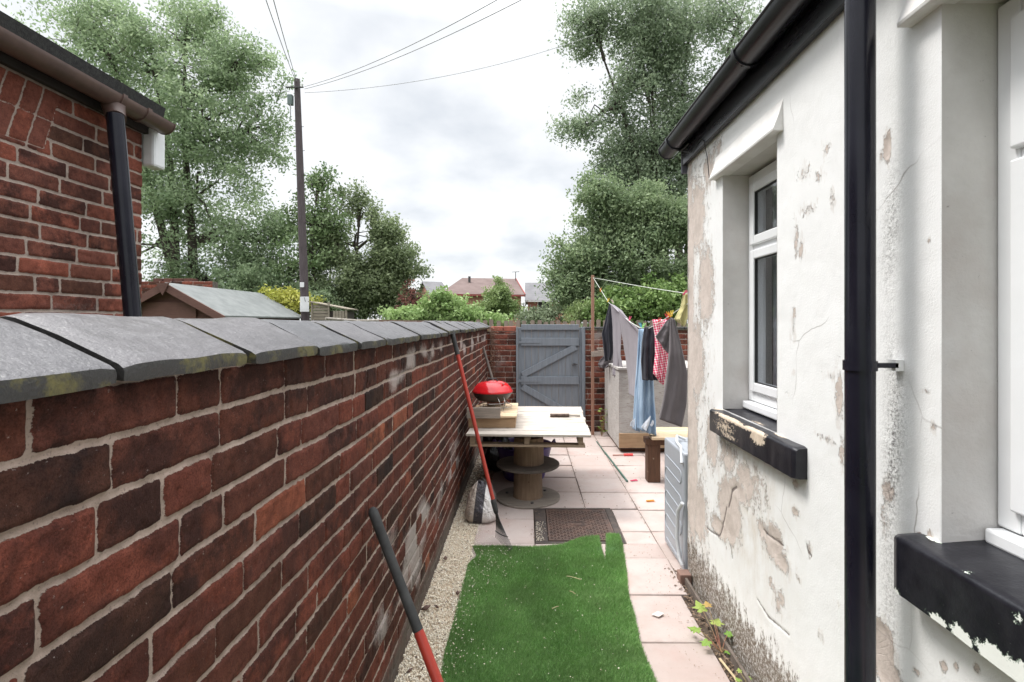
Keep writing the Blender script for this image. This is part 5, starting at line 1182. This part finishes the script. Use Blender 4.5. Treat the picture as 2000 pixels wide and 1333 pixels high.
def tree(name, label, cat, Y, ell, base, n_clump, n_per, size, mat, seed, spread=.3, stems=1, group=None, droop=.3, elong=2.2, sprigs=(), trunk_r=.12, tilt=0, barkm=None, hole=.30):
    """ell: crown lobes (px, py, rx, ry) at distance Y; the crown is filled in depth too"""
    rg = np.random.default_rng(seed); k = Y / 1000; C = []; A = np.array([e[2] * e[3] for e in ell], float); A /= A.sum()
    lobes = []
    for (px_, py_, rx_, ry_) in ell:
        c = P(px_, py_, Y + rg.uniform(-.25, .25) * rx_ * k); lobes.append((np.array(c), rx_ * k, max(rx_ * k * .8, .4), ry_ * k))
    for i, (c, a, b, h) in enumerate(lobes):
        n = max(3, int(n_clump * A[i])); u = rg.normal(0, 1, (n, 3)); u /= np.linalg.norm(u, axis=1)[:, None]; r = rg.random(n)[:, None] ** .42
        q = c + u * r * np.array([a, b, h]); q += rg.normal(0, .05, q.shape); C.append(q)
    C = np.concatenate(C)
    keep = fbm(C[:, 0] / .75 + 50, C[:, 2] / .75 + 50 + C[:, 1] * .6, 2, seed) > hole; C = C[keep]
    C = C[C[:, 2] > .05]
    e = empty(name, base, label, cat, group)
    # woody skeleton: stems, limbs to the lobes, twigs to the clumps
    m = MB(); base = Vector(base); tops = []
    for s in range(stems):
        bx_ = base + Vector((rg.uniform(-.25, .25) if stems > 1 else 0, rg.uniform(-.25, .25) if stems > 1 else 0, 0))
        li = sorted(range(len(lobes)), key=lambda i: -lobes[i][0][2])[s % len(lobes)]
        tp = Vector(lobes[li][0]) + Vector((0, 0, lobes[li][3] * .5)); pts = []
        for t in np.linspace(0, 1, 9):
            q = bx_.lerp(tp, t); q.x = bx_.x + (tp.x - bx_.x) * t ** 1.5 + .10 * math.sin(t * 7 + s * 2) * (.3 + t); q.y = bx_.y + (tp.y - bx_.y) * t ** 1.5; pts.append(q)
        m.tube(pts, list(np.linspace(trunk_r, .012, 9)), 9); tops.append(pts)
    for (c, a, b, h) in lobes:
        st = min((q for pts in tops for q in pts[1:-1]), key=lambda q: (q - Vector(c)).length + abs(q.z - c[2] + h) * .6)
        cc = Vector(c); mid = st.lerp(cc, .5) + Vector((0, 0, .12)); m.tube([st, mid, cc], [trunk_r * .45, trunk_r * .3, .014], 6)
        d2 = (((C - c) / np.array([a, b, h])) ** 2).sum(1); near = np.where(d2 < 1.1)[0]
        if len(near) < 4: continue
        hubs = [Vector(C[i]) * .75 + cc * .25 for i in rg.choice(near, min(len(near), 7), replace=False)]
        for hb in hubs:
            s0 = st.lerp(cc, rg.uniform(.35, 1)); w1 = s0.lerp(hb, .4) + Vector(rg.normal(0, .10, 3)) + Vector((0, 0, .08)); w2 = s0.lerp(hb, .75) + Vector(rg.normal(0, .07, 3))
            m.tube([s0, w1, w2, hb], [trunk_r * .17 + .006, trunk_r * .12 + .005, .009, .005], 5, False)
        for i in rg.choice(near, min(len(near), 34), replace=False):
            q = Vector(C[i]); hb = min(hubs, key=lambda v: (v - q).length); w1 = hb.lerp(q, .5) + Vector(rg.normal(0, .05, 3)); m.tube([hb, w1, q], [.006, .0045, .0025], 4, False)
    SP = np.full(len(C), spread * .72) * rg.uniform(.5, 1.3, len(C))
    # sprigs standing proud of the outline
    ex = []
    for (x0_, y0_, x1_, y1_) in sprigs:
        a, b = P(x0_, y0_, Y), P(x1_, y1_, Y); m.tube([a, a.lerp(b, .5) + Vector((0, 0, .03)), b], [.014, .009, .003], 5, False)
        for t in np.linspace(.1, 1, 4): ex.append(np.array(a.lerp(b, t)) + rg.normal(0, .03, 3))
    if ex: ex = np.array(ex); C = np.concatenate([C, ex]); SP = np.r_[SP, np.full(len(ex), spread * .55)]
    m.build('trunk', barkm or M['bark'], e)
    V, F = leaves_mesh(C, SP, n_per, size, rg, droop, elong); n = len(F)
    tone = np.repeat(np.clip(rg.normal(.5, .22, len(C)), 0, 1), n_per); r = np.clip(tone * .65 + rg.random(n) * .35, 0, 1)
    link('crown', V, F, mat, e, attrs={'rnd': np.repeat(r, 4)})
    return e
ash = m_leafmat('ash_leaf', (.17, .25, .135), (.42, .51, .31), .5)
willow = m_leafmat('willow_leaf', (.15, .21, .135), (.38, .45, .30), .5)
dark = m_leafmat('elder_leaf', (.11, .155, .08), (.33, .39, .21), .45)
bright = m_leafmat('bramble_leaf', (.15, .26, .07), (.42, .54, .24), .42)
shrub = m_leafmat('shrub_leaf', (.13, .21, .07), (.34, .42, .18), .30)
olive = m_leafmat('olive_leaf', (.10, .12, .04), (.24, .26, .10), .3)
yellow = m_leafmat('yellow_leaf', (.30, .34, .05), (.58, .56, .14), .3)
redl = m_leafmat('red_leaf', (.13, .05, .04), (.30, .12, .10), .3)
tree('ash_tree', 'tall pale green leafy tree rising behind the brick outbuilding at top left', 'tree', 13.0,
     [(300, 130, 175, 120), (170, 60, 130, 70), (420, 210, 115, 120), (470, 130, 60, 60), (500, 250, 55, 80), (390, 380, 130, 120), (480, 440, 80, 80), (300, 480, 110, 90), (360, 60, 100, 60), (420, 540, 100, 50), (500, 540, 60, 60), (250, 300, 120, 120), (60, 120, 90, 90), (545, 470, 30, 60)],
     (-8.6, 13.0, 0), 1750, 78, .094, ash, 201, .30, 3, sprigs=[(470, 110, 500, 85), (500, 130, 530, 110), (420, 40, 425, 25), (540, 200, 560, 150), (530, 300, 560, 320), (540, 260, 552, 225)], trunk_r=.16, hole=.40)
tree('birch_sapling', 'thin loose branched young tree behind the utility pole', 'tree', 12.5,
     [(590, 420, 40, 60), (620, 360, 25, 30), (600, 500, 50, 50), (560, 540, 35, 40), (640, 430, 35, 40)], (-5.2, 12.5, 0), 120, 42, .10, m_leafmat('sapling_leaf', (.12, .20, .08), (.28, .36, .18), .3), 203, .20, 1, sprigs=[(610, 360, 635, 330), (625, 370, 650, 340)], trunk_r=.06)
tree('elder_bush', 'dense dark green elder bush in the middle left, right of the utility pole', 'bush', 13.0,
     [(690, 480, 70, 75), (660, 560, 70, 60), (730, 560, 80, 60), (770, 520, 45, 50), (700, 420, 25, 40), (740, 470, 40, 40), (800, 580, 25, 40), (640, 470, 35, 50)], (-4.2, 13, 0), 1000, 84, .074, dark, 205, .22, 2,
     sprigs=[(688, 420, 697, 360), (700, 410, 697, 378), (672, 400, 664, 372), (725, 430, 728, 405), (755, 450, 758, 430), (770, 470, 775, 455), (790, 500, 808, 487), (800, 530, 830, 528), (640, 420, 640, 385)], elong=1.7, trunk_r=.10, hole=.36)
tree('copper_shrub', 'small reddish leaved shrub at the right foot of the dark elder bush', 'shrub', 12.2, [(805, 580, 14, 28), (798, 604, 16, 16)], (-2.8, 12.2, 0), 34, 40, .06, redl, 206, .10, 1, trunk_r=.03)
tree('tall_willow', 'very tall many stemmed grey green tree behind the white house roof', 'tree', 12.5,
     [(1240, 50, 110, 80), (1160, 60, 50, 60), (1350, 60, 110, 90), (1450, 40, 80, 70), (1250, 160, 100, 70), (1340, 190, 90, 80), (1190, 210, 60, 60), (1290, 270, 100, 70), (1360, 310, 80, 80), (1240, 300, 70, 40), (1300, 380, 90, 70), (1140, 250, 35, 22), (1230, 345, 60, 40), (1200, 330, 40, 30)],
     (3.6, 12.5, 0), 1250, 78, .084, willow, 211, .28, 6, sprigs=[(1150, 250, 1082, 245), (1140, 255, 1090, 262), (1150, 110, 1108, 90), (1130, 50, 1108, 20), (1210, 290, 1130, 270), (1150, 180, 1120, 200)], trunk_r=.10, hole=.43)
tree('hawthorn_tree', 'rounded dark green tree in front of the tall one, behind the washing line', 'tree', 10.5,
     [(1200, 440, 55, 45), (1150, 500, 60, 45), (1260, 500, 90, 60), (1330, 470, 60, 80), (1110, 560, 35, 50), (1180, 570, 70, 45), (1280, 580, 90, 45), (1170, 380, 35, 40), (1250, 410, 60, 50)], (1.9, 10.5, 0), 1250, 78, .066, m_leafmat('hawthorn_leaf', (.125, .19, .10), (.35, .43, .24), .46), 213, .20, 3,
     sprigs=[(1110, 490, 1082, 475), (1100, 520, 1072, 505), (1100, 545, 1075, 535), (1145, 370, 1150, 340), (1140, 440, 1125, 432)], elong=1.8, trunk_r=.09, hole=.36)
tree('fennel_bush', 'feathery yellow green bush just left of the washing line post', 'bush', 9.6, [(1130, 612, 22, 16), (1148, 606, 14, 22)], (1.1, 9.6, 0), 60, 60, .07, shrub, 215, .12, 1, elong=5, droop=-1.5, trunk_r=.02)
tree('ivy_bank', 'mid green ivy growth behind the end wall right of the line post', 'ivy', 9.4, [(1220, 600, 60, 35), (1300, 590, 60, 45), (1180, 612, 40, 25)], (2.3, 9.4, 0), 200, 60, .07, m_leafmat('ivy_leaf', (.08, .155, .04), (.24, .34, .11), .28), 217, .14, 1, elong=1.5, trunk_r=.03)
tree('bramble_thicket', 'bright green bramble thicket just beyond the far end of the boundary wall', 'brambles', 11.0,
     [(790, 618, 36, 12), (840, 606, 36, 16), (880, 597, 28, 16), (830, 625, 70, 14), (900, 620, 44, 12), (950, 628, 40, 9), (858, 584, 18, 8)], (-1.9, 11, 0), 300, 55, .075, bright, 219, .13, 2, elong=1.5, trunk_r=.02)
tree('laurel_bush', 'light green rounded bush in front of the red brick gable', 'bush', 14.0,
     [(975, 582, 26, 22), (958, 606, 28, 18), (998, 602, 26, 20), (980, 566, 15, 12)], (-.8, 14, 0), 210, 60, .075, shrub, 221, .12, 2, elong=2, trunk_r=.04, sprigs=[(975, 560, 972, 545)])
tree('golden_bush', 'olive yellow bush between the light green bush and the far grey roof', 'bush', 14.5, [(1024, 593, 14, 12), (1018, 608, 18, 12)], (-.1, 14.5, 0), 90, 55, .07, olive, 223, .10, 1, trunk_r=.04)
tree('grey_bush', 'low grey green bush behind the picket fence above the gate', 'bush', 10.2, [(1040, 622, 28, 12), (1075, 618, 22, 14)], (.3, 10.2, 0), 60, 50, .06, m_leafmat('grey_leaf', (.12, .16, .09), (.26, .31, .19), .3), 225, .10, 1, trunk_r=.02)
tree('golden_elder', 'golden yellow shrub between the shed roof and the utility pole', 'shrub', 11.2, [(545, 582, 28, 16), (580, 590, 34, 14), (560, 605, 40, 12)], (-5.2, 11.2, 0), 110, 45, .09, yellow, 227, .12, 1, trunk_r=.03)
tree('hedge_mass', 'mid green hedge behind the shed on the left', 'hedge', 12.2, [(480, 560, 70, 40), (540, 560, 50, 30), (620, 590, 40, 40), (440, 590, 60, 30)], (-6.5, 12.2, 0), 210, 60, .09, ash, 229, .18, 2, trunk_r=.04)

# ---------------------------------------------------------------- shed, hutch, neighbour wall, pole
sh = empty('garden_shed', (-5.6, 9.4, 0), 'brown timber garden shed with grey felt roof beyond the boundary wall', 'shed')
xr, xw, y0, y1, zr, ze = -5.62, .90, 8.0, 10.8, 2.06, 1.57
m = MB(); z = 0
while z < ze: m.box(xr - xw + .06, xr + xw - .06, y0 + .06 - .004 * 0, y0 + .085, z, min(z + .118, ze)); z += .12
m.add([(xr - xw + .06, y0 + .075, ze), (xr + xw - .06, y0 + .075, ze), (xr, y0 + .075, zr - .03)], [(0, 1, 2)])
m.build('front_wall', M['shed_wood'], sh, bevel=.004)
MB().box(xr - xw + .06, xr + xw - .06, y0 + .09, y1 - .05, 0, ze).build('side_walls', M['shed_wood'], sh)
MB().box(xr - .42, xr + .42, y0 + .03, y0 + .058, .1, 1.79).build('door', M['shed_wood'], sh, bevel=.004)
m = MB(); m.prism([(xr, zr), (xr + xw + .02, ze - .02), (xr + xw + .02, ze + .01), (xr, zr + .035), (xr - xw - .02, ze + .01), (xr - xw - .02, ze - .02)], 1, y0 - .06, y1); m.build('roof', M['shed_felt'], sh, bevel=.004)
for s in (-1, 1): MB().bar((xr, y0 - .085, zr - .03), (xr + s * (xw + .02), y0 - .085, ze - .05), .022, .11, up=(0, 0, 1)).build('barge_board', M['shed_wood'], sh)
MB().prism([(xr - .10, zr + .02), (xr + .10, zr + .02), (xr, zr - .17)], 1, y0 - .12, y0 - .10).build('finial_board', M['shed_wood'], sh)
nb = empty('rear_brick_wall', (-7.8, 11.1, 0), 'broken topped old brick wall behind the garden shed', 'wall')
brickwork('brick_face', M['brick_end'], nb, np.arange(-8.9, -6.75, .02), np.arange(1.2, 2.36, .015), lambda U, Z, h: np.stack([U, 11.0 - h, Z], -1), seed=55, relief=.01, header=lambda k, u: .3)
MB().box(-8.9, -6.77, 11.005, 11.2, 0, 2.35).build('wall_core', M['mortar'], nb)
m = MB(); x = -8.9
while x < -6.95: 
    if random.random() < .75: m.box(x, x + .2, 11.0, 11.2, 2.352, 2.42)
    x += .215
m.build('loose_bricks', M['brick_plain'], nb, bevel=.006)
hu = empty('slatted_hutch', (-3.85, 10.3, 0), 'old grey slatted timber hutch beyond the boundary wall right of the utility pole', 'hutch')
for i in range(7): MB().box(-4.22, -3.90, 10.02, 10.035, 1.40 + i * .062, 1.452 + i * .062).build('slat', M['hutch_wood'], hu)
for x in (-4.23, -3.90, -3.56): MB().box(x, x + .03, 10.0, 10.04, 1.0, 1.87 if x < -3.7 else 1.75).build('post', M['hutch_wood'], hu)
for i in range(4): MB().box(-3.80 + i * .058, -3.75 + i * .058, 10.01, 10.03, 1.35, 1.70).build('upright_slat', M['hutch_wood'], hu)
MB().bar((-4.28, 10.3, 1.88), (-3.50, 10.3, 1.73), .62, .02, up=(0, 0, 1)).build('roof', M['hutch_wood'], hu)
MB().box(-4.2, -3.55, 10.05, 10.5, .0, 1.70).build('body', simple('hutch_dark', (.05, .04, .035), None, .9), hu)
tag(MB().bar(P(690, 627, 7.5), P(905, 630, 8.6), .05, .05).build('timber_rail', simple('rusty_rail', (.16, .085, .065), (.25, .18, .14), .85, 12)), 'long rusty brown rail showing just above the far coping stones', 'rail')
tag(MB().tube([P(636, 622, 7.2), P(660, 624, 7.3), P(700, 627, 7.4), P(740, 626, 7.5)], .022, 10).build('old_pipe', simple('old_pipe', (.35, .32, .28), (.2, .17, .14), .8, 30)), 'pale weathered pipe lying level with the top of the boundary wall', 'pipe')
up = empty('utility_pole', (-4.7, 10.7, 0), 'tall dark wooden utility pole carrying overhead wires', 'utility pole')
PT, PB = P(580, 155, 10.7), P(598, 670, 10.7); PB = PT + (PB - PT) * ((PT.z + .1) / (PT.z - PB.z))
LP = lambda t: PT + (PB - PT) * t
autosmooth(MB().tube([LP(0), LP(.25), LP(.5), LP(1)], [.058, .070, .080, .090], 18).build('pole', M['pole_wood'], up), 50)
MB().box(PT.x - .17, PT.x - .072, 10.62, 10.72, PT.z - .55, PT.z - .34).build('junction_box', simple('box_green', (.16, .21, .20), None, .6), up, bevel=.01)
MB().tube([(PT.x - .10, 10.62, PT.z - .55), (PT.x - .09, 10.61, PT.z - .9)], .01, 6).build('drop_cable', M['cable'], up)
MB().bar((PT.x - .19, 10.62, PT.z - .2), (PT.x + .17, 10.62, PT.z - .2), .025, .025).build('cross_bar', M['dark_metal'], up)
for s in (-1, 1): MB().tube([(PT.x + s * .13, 10.61, PT.z - .2), (PT.x + s * .155, 10.61, PT.z - .14)], .022, 8).build('insulator', M['white_casing'], up)
for i in range(7):
    q = LP(.15 + i * .075); MB().tube([q + Vector((-.11, -.02, 0)), q + Vector((.12, -.02, 0))], .006, 5).build('step_bolt', M['dark_metal'], up)
q = P(595, 594, 10.58); MB().box(q.x - .092, q.x + .092, 10.57, 10.58, q.z - .155, q.z + .155).build('white_plate', M['sign_white'], up)
MB().bar((q.x + .0, 10.562, q.z + .14), (q.x + .025, 10.562, q.z + .05), .005, .011, up=(0, 1, 0)).build('plate_mark', M['sign_mark'], up)
q = P(590, 556, 10.59); MB().box(q.x - .04, q.x + .045, 10.575, 10.585, q.z - .05, q.z + .05).build('number_tag', M['sign_white'], up)
def wire(a, b, sag, lab):
    pts = [Vector(a).lerp(Vector(b), t) + Vector((0, 0, -sag * 4 * t * (1 - t))) for t in np.linspace(0, 1, 24)]
    tag(MB().tube(pts, .0055, 5).build('overhead_wire', M['cable']), lab, 'wire', 'overhead wires from the utility pole')
wire(PT + Vector((-.02, 0, -.05)), P(482, -110, 4.5), .04, 'left one of the two overhead wires running steeply up from the pole top')
wire(PT + Vector((.0, 0, -.05)), P(505, -110, 4.2), .04, 'right one of the two overhead wires running steeply up from the pole top')
wire(PT + Vector((.16, 0, -.15)), P(1190, -130, 5.0), .18, 'upper overhead wire crossing the sky to the right of the pole')
wire(PT + Vector((.16, 0, -.2)), P(1260, -130, 5.0), .18, 'middle overhead wire crossing the sky to the right of the pole')
wire(PT + Vector((.16, 0, -.28)), P(1160, 68, 11.5), .25, 'lowest overhead wire running from the pole into the tall tree')
wire(PT + Vector((-.16, 0, -.25)), P(470, 178, 11.6), .03, 'short overhead wire running left from the pole into the ash tree')

# ---------------------------------------------------------------- far houses
def tiles(name, c1, c2):
    t = NT(name); z = t.xyz(t.pos)[2]
    w = t.math('SINE', t.math('MULTIPLY', z, 55.0)); c = t.mix(t.ramp(t.noise(1.2, 4), [(.35, 0.0), (.65, 1.0)]), c1, c2); c = t.mix(t.ramp(w, [(.8, 0.0), (1.0, .4)]), c, tuple(x * .5 for x in c1))
    return t.fin(c, .85, .3)
def farbrick(name, c1, c2):
    t = NT(name); br_ = t.n.new('ShaderNodeTexBrick'); br_.inputs['Scale'].default_value = 4.4; br_.inputs['Color1'].default_value = c1 + (1,); br_.inputs['Color2'].default_value = c2 + (1,); br_.inputs['Mortar'].default_value = (.3, .22, .18, 1); br_.inputs['Mortar Size'].default_value = .012
    mp_ = t.n.new('ShaderNodeCombineXYZ'); x, y, z = t.xyz(t.pos); t.l.new(t.math('ADD', x, y), mp_.inputs[0]); t.l.new(z, mp_.inputs[1]); t.l.new(mp_.outputs[0], br_.inputs['Vector'])
    return t.fin(br_.outputs[0], .9, .3)
tb_, tg = tiles('brown_tiles', (.125, .088, .080), (.165, .120, .110)), tiles('grey_tiles', (.13, .128, .135), (.17, .165, .17))
fb = farbrick('far_brick', (.36, .155, .125), (.43, .20, .155))
def house(name, label, Y, w_px, ridge_y, eave_y, gable_right, roof, depth, wins_, hip=0):
    """ridge along x then a gable end turned to the right"""
    x0, x1 = [(v - 1030) / 1000 * Y for v in w_px]; zr = EYE + (630 - ridge_y) / 1000 * (Y + depth / 2); ze = EYE + (630 - eave_y) / 1000 * Y
    e = empty(name, ((x0 + x1) / 2, Y + depth / 2, 0), label, 'house')
    y1 = Y + depth; ym = Y + depth / 2
    m = MB(); m.box(x0 + .3, x1, Y + .35, y1 - .35, -.05, ze)
    m.add([(x1, Y + .35, ze), (x1, y1 - .35, ze), (x1, ym, zr - .2)], [(0, 1, 2)]); m.add([(x0 + .3, Y + .35, ze), (x0 + .3, y1 - .35, ze), (x0 + .3 + hip, ym, zr - .2)], [(0, 2, 1)])
    m.build('wall', fb, e)
    m = MB(); t = .12; xe = x1 + .25
    m.add([(x0, Y, ze - .05), (xe, Y, ze - .05), (xe, ym, zr), (x0 + hip, ym, zr), (x0, Y, ze - .05 - t), (xe, Y, ze - .05 - t), (xe, ym, zr - t), (x0 + hip, ym, zr - t)], [(0, 1, 2, 3), (4, 7, 6, 5), (0, 4, 5, 1), (1, 5, 6, 2), (2, 6, 7, 3), (3, 7, 4, 0)])
    m.add([(x0, y1, ze - .05), (xe, y1, ze - .05), (xe, ym, zr), (x0 + hip, ym, zr), (x0, y1, ze - .05 - t), (xe, y1, ze - .05 - t), (xe, ym, zr - t), (x0 + hip, ym, zr - t)], [(0, 3, 2, 1), (4, 5, 6, 7), (0, 1, 5, 4), (1, 2, 6, 5), (3, 0, 4, 7)])
    if hip: m.add([(x0, Y, ze - .05), (x0, y1, ze - .05), (x0 + hip, ym, zr)], [(0, 2, 1)])
    rf = m.build('roof', roof, e)
    MB().box(x0 + .05, x1 + .2, Y - .06, Y - .01, ze - .22, ze - .08).build('fascia', simple('fascia_paint_' + name, *gable_right[:1], rough=.7), e)
    for s, (ya) in ((0, Y), (1, y1)): MB().bar((xe + .02, ya, ze - .12), (xe + .02, ym, zr - .06), .06, .28).build('barge_board', simple('barge_' + name + str(s), *gable_right[:1], rough=.7), e)
    for (wx, wz, ww, wh) in wins_:
        q = P(wx, wz, Y + .35); f = MB().box(q.x - ww / 2, q.x + ww / 2, Y + .28, Y + .348, q.z - wh / 2, q.z + wh / 2).build('window', M['upvc'], e); MB().box(q.x - ww / 2 + .08, q.x + ww / 2 - .08, Y + .265, Y + .279, q.z - wh / 2 + .08, q.z + wh / 2 - .08).build('pane', M['dark_room'], f)
    return e, rf
def rot_about(e, ang): e.rotation_euler.z = ang
h1, r1 = house('red_brick_house', 'far red brick house with brown tiled roof and gable in the middle distance', 42, (838, 1000), 543, 573, ((.30, .07, .06),), tb_, 8.5, [(938, 588, 1.0, 1.3)], hip=2.2)
h1.rotation_euler.z = R(12)
for x in (-5.2, 1.6):
    pass
c_ = P(911, 541, 45);  
h2, r2 = house('grey_roof_house', 'far grey roofed house with white gable trim, left of the red brick house', 50, (808, 846), 550, 585, ((.75, .75, .75),), tg, 8, [], hip=0); h2.rotation_euler.z = R(25)
h3, r3 = house('grey_terrace', 'far grey roofed house with white window, right of the red brick house', 48, (1025, 1120), 552, 585, ((.7, .7, .7),), tg, 9, [(1062, 598, 1.2, 1.4)])
MB().tube([P(911, 552, 45), P(911, 540, 45)], .11, 8).build('flue', M['dark_metal'], h1)
m = MB(); q = P(1005, 536, 45.5); m.tube([q + Vector((0, 0, -.5)), q + Vector((0, 0, .3))], .035, 6); m.tube([q + Vector((-.35, 0, .28)), q + Vector((.35, 0, .34))], .02, 5)
for i in range(4): m.tube([q + Vector((-.25 + i * .16, -.2, .29)), q + Vector((-.25 + i * .16, .2, .29))], .012, 4)
m.build('aerial', M['dark_metal'], h1)
print('objects', len(bpy.data.objects))
